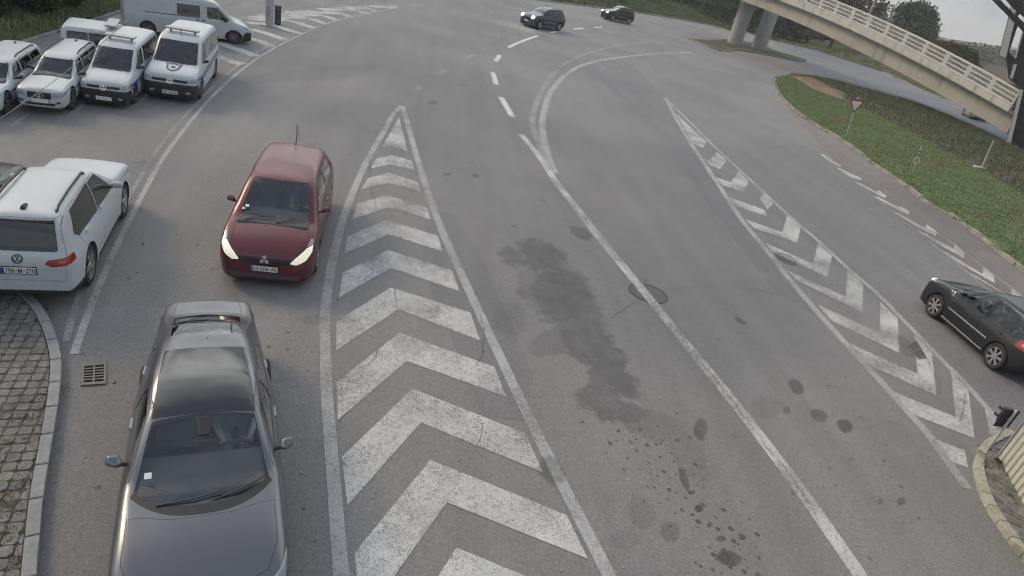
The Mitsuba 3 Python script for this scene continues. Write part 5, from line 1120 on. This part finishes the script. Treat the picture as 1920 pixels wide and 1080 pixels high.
SP_VAN = dict(rows=R_VAN, r=.34, track=.94, wb=3.0, cabin=(-3.85, -.1, .55), seats=(-1.2, -2.3), dash=(-.05, 1.12, .7), mirror=(-.62, .90, 1.2, .75), mirror_mat='plastic_black', spokes=6, rim='rim_dark',
    windows=[('windscreen', 'x', [(-.78, 1.18), (.78, 1.18), (.70, 1.80), (-.70, 1.80)], -1.15, .4, 'glass_tint', False), ('side_window', 'y', [(-.42, 1.20), (-1.42, 1.20), (-1.42, 1.78), (-1.02, 1.77)], .3, 1.5, 'glass_tint', True),
             ('side_window', 'y', [(-1.58, 1.20), (-2.55, 1.20), (-2.55, 1.79), (-1.58, 1.79)], .3, 1.5, 'glass_tint', True), ('side_window', 'y', [(-2.60, 1.20), (-3.7, 1.20), (-3.62, 1.78), (-2.60, 1.79)], .3, 1.5, 'glass_tint', True)],
    regions=[('front_bumper', 'y', [(1.3, 0), (1.3, .68), (.55, .70), (.40, .55), (.30, 0)], -2, 2, 'plastic_black', False)],
    gaps=[('y', [(-.30, .3), (-1.5, .3), (-1.5, 1.83), (-1.0, 1.82), (-.30, 1.18)], .5, 1.5, True), ('y', [(-1.5, .3), (-2.5, .3), (-2.57, 1.83), (-1.5, 1.83)], .5, 1.5, True), ('z', [(.02, -.72), (.02, .72), (.6, .76), (.83, .6), (.83, -.6), (.6, -.76)], .7, 1.4, False)],
    patches=[('headlight', 'x', [(.60, .75), (.95, .77), (.95, .93), (.68, .87)], .1, 1.2, .012, 'lens', True), ('grille', 'x', [(-.60, .74), (.60, .74), (.64, .83), (-.64, .83)], .3, 1.2, .008, 'grille_black', False),
             ('side_stripe', 'y', [(.52, .76), (-3.7, .98), (-3.7, 1.05), (.47, .83)], .5, 1.5, .005, 'stripe_blue', True), ('side_stripe', 'y', [(.62, .65), (-3.7, .86), (-3.7, .92), (.58, .71)], .5, 1.5, .005, 'stripe_blue', True), ('fog_light', 'x', [(.55, .36), (.72, .36), (.72, .44), (.55, .44)], .3, 1.2, .01, 'lens', True),
             ('roof_seam', 'y', [(-1.3, 1.905), (-3.8, 1.905), (-3.8, 1.92), (-1.3, 1.92)], .5, 1.5, .01, 'metal_galv', True)])
SP_OFF = dict(rows=R_OFF, r=.38, track=.93, wb=2.79, cabin=(-3.75, -.3, .6), seats=(-1.6, -2.6), dash=(-.35, 1.15, .68), mirror=(-.9, .90, 1.22, .8), mirror_mat='plastic_black', spokes=6, rim='rim_dark',
    windows=[('windscreen', 'x', [(-.72, 1.22), (.72, 1.22), (.63, 1.70), (-.63, 1.70)], -1.45, .2, 'glass_tint', False), ('side_window', 'y', [(-.82, 1.22), (-1.62, 1.22), (-1.62, 1.71), (-1.2, 1.69)], .3, 1.5, 'glass_tint', True), ('side_window', 'y', [(-1.70, 1.22), (-2.62, 1.22), (-2.62, 1.71), (-1.70, 1.72)], .3, 1.5, 'glass_tint', True), ('side_window', 'y', [(-2.68, 1.22), (-3.55, 1.26), (-3.45, 1.68), (-2.68, 1.71)], .3, 1.5, 'glass_tint', True)],
    gaps=[('y', [(-.6, .45), (-1.66, .45), (-1.66, 1.76), (-1.2, 1.74), (-.6, 1.2)], .5, 1.5, True), ('y', [(-1.66, .45), (-2.4, .5), (-2.65, .9), (-2.65, 1.75), (-1.66, 1.76)], .5, 1.5, True), ('z', [(-.35, -.72), (-.35, .72), (.6, .72), (.8, .55), (.8, -.55), (.6, -.72)], .8, 1.4, False)],
    patches=[('headlight', 'x', [(.5, .82), (.93, .88), (.93, 1.04), (.55, 1.02)], .1, 1.2, .012, 'lens', True), ('grille', 'x', [(-.45, .74), (.45, .74), (.46, .98), (-.46, .98)], .3, 1.2, .01, 'grille_black', False), ('lower_grille', 'x', [(-.55, .46), (.55, .46), (.6, .56), (-.6, .56)], .3, 1.2, .008, 'plastic_black', False), ('fog_light', 'x', [(.62, .55), (.78, .58), (.78, .66), (.64, .64)], .2, 1.2, .01, 'plastic_black', True),
             ('side_stripe', 'y', [(.3, .80), (-3.6, .92), (-3.6, .99), (.3, .87)], .5, 1.5, .005, 'stripe_blue', True)])
SP_BIG = dict(rows=R_BIG, r=.36, track=1.01, wb=4.035, cabin=(-1.5, -.15, .7), seats=(-1.05,), dash=(-.1, 1.3, .75), mirror=(-.45, 1.02, 1.45, 1.5), mirror_mat='plastic_black', spokes=8, rim='rim_dark',
    windows=[('windscreen', 'x', [(-.82, 1.42), (.82, 1.42), (.76, 2.22), (-.76, 2.22)], -1.0, .4, 'glass_car', False), ('side_window', 'y', [(-.18, 1.42), (-1.28, 1.42), (-1.28, 2.12), (-.78, 2.12)], .3, 1.5, 'glass_tint', True)],
    regions=[('front_bumper', 'y', [(1.4, 0), (1.4, .82), (.62, .80), (.44, .55), (.40, 0)], -2, 2, 'plastic_black', False), ('arch_trim', 'y', [(.44, .3), (.40, .62), (.2, .84), (-.2, .84), (-.42, .62), (-.46, .3)], -2, 2, 'plastic_black', False)],
    gaps=[('y', [(-.10, .35), (-1.4, .35), (-1.4, 2.2), (-.8, 2.2), (-.10, 1.4)], .6, 1.5, True), ('y', [(-1.55, .35), (-2.75, .35), (-2.75, 2.3), (-1.55, 2.3)], .6, 1.5, True), ('y', [(-2.8, .55), (-4.95, .55), (-4.95, 1.38), (-2.8, 1.38)], .6, 1.5, True)],
    patches=[('headlight', 'x', [(.55, .92), (.95, .95), (.97, 1.18), (.66, 1.10)], .1, 1.2, .012, 'lens', True), ('grille', 'x', [(-.5, .82), (.5, .82), (.5, .92), (-.5, .92)], .3, 1.2, .008, 'grille_black', False), ('panel_window', 'y', [(-1.62, 1.44), (-2.68, 1.44), (-2.68, 2.12), (-1.62, 2.12)], .6, 1.5, .008, 'glass_black', True),
             ('slide_rail', 'y', box_gap(-1.62, -4.1, 1.39, 1.425), .6, 1.5, .012, 'plastic_grey', True), ('door_handle', 'y', box_gap(-1.42, -1.56, 1.25, 1.31), .6, 1.5, .03, 'plastic_black', True), ('door_handle', 'y', box_gap(-1.68, -1.82, 1.25, 1.31), .6, 1.5, .03, 'plastic_black', True)])

# ------------------------------------------------------------------ the parked and moving vehicles
# red hatchback
k, xf, S3 = vehicle('red_hatchback', 'dark red hatchback with bright headlights driving up to the camera', 'car', SP_HATCH, -4.944, 11.287, -1.302, (1.27, 1.055, 1.02), 'paint_maroon')
plate(k, xf, np.array([.785, 0, .46]) * S3, 1, 'LO 104-PV')
at_front(k, 'badge', badge_ring(.10, 'rhomb'), 'metal_grey', xf, np.array([.775, 0, .64]) * S3, 1, -12)
part(k, 'aerial', tube([np.array([-2.45, 0, 1.55]) * S3, np.array([-2.62, 0, 2.0]) * S3], [.012, .006], 6), 'plastic_black', xf=xf)
wipers(k, xf, S3, [((.05, .05, 1.0), (-.05, .3, 1.03), (-.08, .58, 1.03)), ((.05, -.5, 1.0), (-.06, -.2, 1.04), (-.07, .05, 1.04))])
for dy, dz, s in ((-.52, 1.10, .07), (-.58, 1.05, .055)):
    part(k, 'sticker', tm(rbox((.006, s, s), .002, 4)), 'sticker', xf=xf @ T4().translate((np.array([-.23 - (dz - 1.05) * .6, dy, dz]) * S3 + [.02, 0, .03]).tolist()).rotate([0, 1, 0], -65))
scene['lamp_glow'] = {'type': 'twosided', 'b': {'type': 'diffuse', 'reflectance': {'type': 'rgb', 'value': [.7, .7, .65]}}}
def bulb(k, xf, pos, r, power=14.0, tint=(1, .95, .8)):
    d = mikit.ply(trimesh.creation.icosphere(subdivisions=2, radius=r), 'lamp_glow', True)
    d['emitter'] = {'type': 'area', 'radiance': {'type': 'rgb', 'value': [power * t for t in tint]}}
    d['to_world'] = xf @ T4().translate([float(a) for a in pos])
    kk = k + '__bulb'; n = 0
    while kk in scene: n += 1; kk = f'{k}__bulb_{n:03d}'
    scene[kk] = d
for s in (1, -1): bulb(k, xf, np.array([.67, s * .515, .655]) * S3, .04, 9)
for q in [e for e in scene if e.startswith(k + '__headlight')]: scene[q]['emitter'] = {'type': 'area', 'radiance': {'type': 'rgb', 'value': [.10, .093, .075]}}
RED, REDXF = k, xf
# dark silver fastback in front
k, xf, S3 = vehicle('silver_saloon', 'dark silver fastback saloon with a black glass roof, nearest to the camera', 'car', SP_FAST, -2.64, 4.50, -1.085, (1.02, .905, .91), 'paint_silver')
wipers(k, xf, S3, [((-.17, .1, .99), (-.24, .4, 1.02), (-.38, .68, 1.03)), ((-.19, -.5, .99), (-.2, -.1, 1.02), (-.25, .2, 1.03))])
part(k, 'sticker', tm(rbox((.006, .07, .07), .002, 4)), 'sticker', xf=xf @ T4().translate((np.array([-.50, -.6, 1.09]) * S3 + [0, 0, .04]).tolist()).rotate([0, 1, 0], -68))
part(k, 'sensor_cover', tm(balls([(-1.16 * S3[0], s * .07, 1.32 * S3[2], .015) for s in (1, -1)] + [(-.95 * S3[0], s * .05, 1.24 * S3[2], .015) for s in (1, -1)])), 'plastic_black', xf=xf)
part(k, 'inner_mirror', tm(rbox((.03, .24, .07), .012, 8, (-.95 * S3[0], 0, 1.12 * S3[2]))), 'plastic_black', xf=xf)
part(k, 'aerial_fin', tm(balls([(-2.48 * S3[0], 0, 1.37 * S3[2], .02), (-2.66 * S3[0], 0, 1.37 * S3[2], .035), (-2.64 * S3[0], 0, 1.42 * S3[2], .012)])), 'paint_silver', 40, xf)
SIL, SILXF, SILS = k, xf, S3
# white crossover seen from behind
k, xf, S3 = vehicle('white_crossover', 'white crossover parked on the left with its tailgate towards the camera', 'car', SP_SUV, -9.095, 11.61, 1.976, (1.055, .78, .975), 'paint_white')
plate(k, xf, np.array([-3.635, .02, .80]) * S3, -1, 'T56-M-270', .46)
at_front(k, 'badge', badge_ring(.075, 'vw'), 'plastic_grey', xf, np.array([-3.60, .02, .99]) * S3, -1, 18)
for s in (1, -1): part(k, 'roof_rail', tube(np.array([(-1.55, s * .56, 1.63), (-1.65, s * .555, 1.69), (-2.4, s * .565, 1.705), (-3.0, s * .565, 1.675), (-3.12, s * .565, 1.62)]) * S3, .022, 8), 'plastic_black', 40, xf)
part(k, 'aerial_fin', tm(balls([np.r_[np.array([-3.0, 0, 1.65]) * S3, .03], np.r_[np.array([-3.13, 0, 1.645]) * S3, .04], np.r_[np.array([-3.13, 0, 1.70]) * S3, .012]])), 'plastic_black', 40, xf)
# dark car beside it
k, xf, S3 = vehicle('dark_car', 'dark car with a beige sheen cut off by the left edge, beside the white crossover', 'car', dict(SP_SUV, patches=[]), -10.6, 10.67, 1.976, (1.0, .74, .87), 'paint_greybeige')
# dark hatchback at right
k, xf, S3 = vehicle('black_hatchback', 'dark blue-black hatchback with silver spoked wheels at the right edge', 'car', SP_COMP, 12.64, 17.10, 1.70, (.965, .985, 1.06), 'paint_black')
bulb(k, xf, np.array([.775, .62, .745]) * S3, .075, 10, (1, .98, .92))
GOLF, GOLFXF, GOLFS = k, xf, S3
# row of white vehicles
def lightbar(k, xf, S3, x, z, w, mt='metal_galv'):
    for s in (1, -1): part(k, 'bar_foot', tm(rbox((.1, .06, .12), .015, 6, (x * S3[0], s * w * .36 * S3[1], z * S3[2] + .03))), 'metal_galv', xf=xf)
    part(k, 'roof_bar', tm(rbox((.34, w * S3[1], .06), .025, 8, (x * S3[0], 0, z * S3[2] + .13))), mt, 40, xf)
k, xf, S3 = vehicle('white_van', 'white van with a shield emblem on its bonnet, nearest the double line', 'van', SP_VAN, -12.581, 20.77, -1.221, (1.04, .83, .895), 'paint_white', )
plate(k, xf, np.array([.935, 0, .38]) * S3, 1, '702-M-352', .46, blue=False)
at_front(k, 'badge', badge_ring(.095, 'vw'), 'chrome', xf, np.array([.905, 0, .775]) * S3, 1, -10)
lightbar(k, xf, S3, -1.45, 1.955, 1.25)
part(k, 'aerial', tube([np.array([-1.12, 0, 1.92]) * S3, np.array([-1.10, 0, 2.18]) * S3], .012, 6), 'plastic_black', xf=xf)
sh = [(0, .16), (.07, .13), (.145, .15), (.12, .02), (.10, -.09), (0, -.165), (-.10, -.09), (-.12, .02), (-.145, .15), (-.07, .13)]
em = m3.Manifold.extrude(m3.CrossSection([[(a * 1.7, b * 1.9) for a, b in sh][::-1]]), .006) - m3.Manifold.extrude(m3.CrossSection([[(a * 1.25, b * 1.42) for a, b in sh][::-1]]), .02).translate([0, 0, -.005]) + m3.Manifold.cylinder(.006, .075, .075, 8)
def hood_decal(k, xf, S3, x, man, mt):
    def hz(xx):
        R = np.array(SP_VAN['rows']); o = np.argsort(R[:, 0]); return float(np.interp(xx, R[o, 0], R[o, 3])) * S3[2]
    a = math.degrees(math.atan2(hz(x - .15) - hz(x + .15), .3 * S3[0]))
    part(k, 'emblem', tm(man), mt, xf=xf @ T4().translate([x * S3[0], 0, hz(x) + .022]).rotate([0, 1, 0], a).rotate([0, 0, 1], 90))
hood_decal(k, xf, S3, .30, em, 'emblem_ink')
k, xf, S3 = vehicle('white_van', 'white van with a plain bonnet, second in the row from the double line', 'van', dict(SP_VAN), -13.47, 18.834, -1.204, (1.0, .675, .785), 'paint_white')
plate(k, xf, np.array([.935, 0, .38]) * S3, 1, None, .42, blue=False)
at_front(k, 'badge', badge_ring(.085, 'vw'), 'chrome', xf, np.array([.905, 0, .775]) * S3, 1, -10)
lightbar(k, xf, S3, -1.45, 1.955, 1.25)
for (nm, lab, X, Y, yw_, scl_) in [('white_offroader', 'white off-road car with a dark grille, parked left of the two vans', -14.106, 17.098, -1.161, (.97, .60, .66)), ('white_offroader', 'white off-road car cut off by the left edge, leftmost of the parked row', -14.86, 15.62, -1.156, (.95, .64, .63))]:
    k, xf, S3 = vehicle(nm, lab, 'car', SP_OFF, X, Y, yw_, scl_, 'paint_white')
    plate(k, xf, np.array([.93, 0, .64]) * S3, 1, None, .4, blue=False)
    at_front(k, 'badge', badge_ring(.09, 'oval'), 'chrome', xf, np.array([.925, 0, .86]) * S3, 1, -8)
    for s in (1, -1): part(k, 'roof_rail', tube(np.array([(-1.7, s * .64, 1.83), (-1.85, s * .64, 1.9), (-3.2, s * .64, 1.9), (-3.4, s * .64, 1.82)]) * S3, .02, 8), 'plastic_black', 40, xf)
    part(k, 'aerial_fin', tm(balls([np.r_[np.array([-3.2, 0, 1.85]) * S3, .03], np.r_[np.array([-3.3, 0, 1.85]) * S3, .03], np.r_[np.array([-3.3, 0, 1.93]) * S3, .012]])), 'plastic_black', 40, xf)
k, xf, S3 = vehicle('white_van', 'white van parked sideways behind the row, beside the tall panel van', 'van', SP_VAN, -14.65, 22.2, .5, (.56, 1.03, .765), 'paint_offwhite')
lightbar(k, xf, S3, -1.45, 1.955, 1.25)
k, xf, S3 = vehicle('panel_van', 'tall white panel van with black bumper parked behind the row', 'van', SP_BIG, -15.97, 30.95, .66, (.87, 1.0, .69), 'paint_white')
plate(k, xf, np.array([.965, 0, .55]) * S3, 1, None, .46, blue=False)
# far traffic
k, xf, S3 = vehicle('dark_estate', 'dark blue estate car with lit headlights beside the dashed lane line', 'car', dict(SP_WAGON), -3.981, 66.34, -2.209, (1.12, 1.12, 1.3), 'paint_navy')
for s in (1, -1): bulb(k, xf, np.array([.79, s * .60, .75]) * S3, .15, 12)
for s in (1, -1): part(k, 'roof_rail', tube(np.array([(-1.5, s * .56, 1.47), (-1.6, s * .56, 1.55), (-2.9, s * .56, 1.53), (-3.0, s * .56, 1.45)]) * S3, .035, 6), 'metal_grey', 40, xf)
plate(k, xf, np.array([.88, 0, .45]) * S3, 1, None, .5, blue=False)
k, xf, S3 = vehicle('black_hatchback', 'black hatchback with lit headlights, farthest car at the top of the junction', 'car', dict(SP_COMP, cabin=None), 4.509, 97.8, -2.587, (1.12, 1.1, 1.4), 'paint_black')
for s in (1, -1): bulb(k, xf, np.array([.80, s * .60, .75]) * S3, .12, 14)
g1, g2 = G(1842, 231), G(1813, 216); hd_ = math.atan2(g2[1] - g1[1], g2[0] - g1[0])
k, xf, S3 = vehicle('grey_car', 'small grey car on the slip road under the bridge', 'car', dict(SP_COMP, cabin=None), g2[0] - .9 * math.cos(hd_), g2[1] - .9 * math.sin(hd_), hd_, (.98, .95, .95), 'paint_ash')

# ------------------------------------------------------------------ people at the wheel
def driver(label, xf, S3, seat_x, z0, dash, cloth):
    """A seated adult with both hands on the wheel, in the car's own axes."""
    k = thing('person', label, 'person')
    o = np.array([(seat_x + .02) * S3[0], .38 * S3[1], (z0 + .2) * S3[2]])
    sh_z = .50 * min(1, S3[2] + .02)
    wheel = np.array([(dash[0] - .70) * S3[0], .38 * S3[1], (dash[1] + .06) * S3[2]])
    J = lambda *q: [(o[0] + a, o[1] + b, o[2] + c, r) for a, b, c, r in q]
    parts = [J((-.05, .08, .03, .11), (-.05, -.08, .03, .11), (-.12, .08, .25, .11), (-.12, -.08, .25, .11)), J((-.12, .08, .25, .11), (-.12, -.08, .25, .11), (-.15, .13, sh_z - .04, .08), (-.15, -.13, sh_z - .04, .08))]
    arms, hands = [], []
    for s in (1, -1):
        S_ = o + [-.14, s * .18, sh_z - .05]; H = wheel + [.0, s * .15, .02]; E_ = (S_ + H) / 2 + [-.04, s * .07, -.12]
        arms += [[(*S_, .065), (*E_, .048)], [(*E_, .047), (*(H - (H - E_) * .12), .033)]]
        parts += [J((-.02, s * .1, .0, .09), (.30, s * .11, .06, .075)), J((.30, s * .11, .06, .072), (.46, s * .11, -.18, .055))]
        hands.append([(*H, .034), (*(H + [.035, 0, .03]), .028)])
        for f in range(4): hands.append([(*(H + [.03, s * -.01 + .018 * (f - 1.5), .035]), .0095), (*(H + [.062, .018 * (f - 1.5), .012 - .004 * f]), .009)])
        hands.append([(*(H + [.01, -s * .03, .02]), .011), (*(H + [.045, -s * .045, .03]), .01)])
    body = None
    for b in parts + arms:
        m = balls(b, 12); body = m if body is None else body + m
    tb = tm(body.refine_to_length(.05)); trimesh.smoothing.filter_taubin(tb, iterations=6)
    part(k, 'clothing', tb, cloth, True, xf)
    hc = o + [-.12, 0, sh_z + .17]
    hd = balls([(*(o + [-.14, 0, sh_z]), .055), (*(hc + [-.01, 0, -.06]), .055)], 12) + balls([(*(hc + [-.02, 0, .03]), .088), (*(hc + [.0, 0, -.02]), .082), (*(hc + [.035, 0, -.075]), .045)], 14) + balls([(*(hc + [.08, 0, 0]), .012), (*(hc + [.098, 0, -.025]), .014)], 8)
    for s in (1, -1): hd = hd + balls([(*(hc + [-.015, s * .088, .0]), .018), (*(hc + [-.02, s * .09, -.03]), .014)], 8)
    for h in hands: hd = hd + balls(h, 8)
    part(k, 'skin', tm(hd), 'skin', 60, xf)
    hr_ = balls([(*(hc + [-.03, 0, .045]), .088), (*(hc + [-.045, 0, .0]), .08)], 14) + balls([(*(hc + [.04, 0, .085]), .05), (*(hc + [-.03, 0, .08]), .07)], 12)
    part(k, 'hair', tm(hr_), 'hair', 60, xf)
    for s in (1, -1): part(k, 'eye', tm(balls([(*(hc + [.074, s * .034, .012]), .011), (*(hc + [.075, s * .03, .012]), .011)], 8)), 'ink', xf=xf)
    part(k, 'mouth', tm(balls([(*(hc + [.078, .02, -.062]), .007), (*(hc + [.078, -.02, -.062]), .007)], 8)), 'tail_red', xf=xf)
driver('driver in dark clothing at the wheel of the silver saloon', SILXF, SILS, -1.75, .36, SP_FAST['dash'], 'cloth_grey')
driver('driver in dark clothing at the wheel of the dark red hatchback', REDXF, np.array([1.27, 1.055, 1.02]), -1.35, .42, SP_HATCH['dash'], 'cloth_dark')
driver('driver in dark clothing at the wheel of the dark hatchback at the right edge', GOLFXF, GOLFS, -1.5, .4, SP_COMP['dash'], 'cloth_dark')

# ------------------------------------------------------------------ the hazy morning air
scene['air'] = {'type': 'homogeneous', 'albedo': {'type': 'rgb', 'value': [.95, .95, .95]}, 'sigma_t': .0005}
used.add('haze'); labels['haze'] = {'label': 'thin morning haze over the whole place', 'category': 'haze', 'kind': 'stuff'}
scene['haze'] = {'type': 'cube', 'to_world': T4().translate([0, 0, 68]).scale([4600, 4600, 70]), 'bsdf': {'type': 'null'}, 'interior': {'type': 'ref', 'id': 'air'}}
scene['camera']['medium'] = {'type': 'ref', 'id': 'air'}
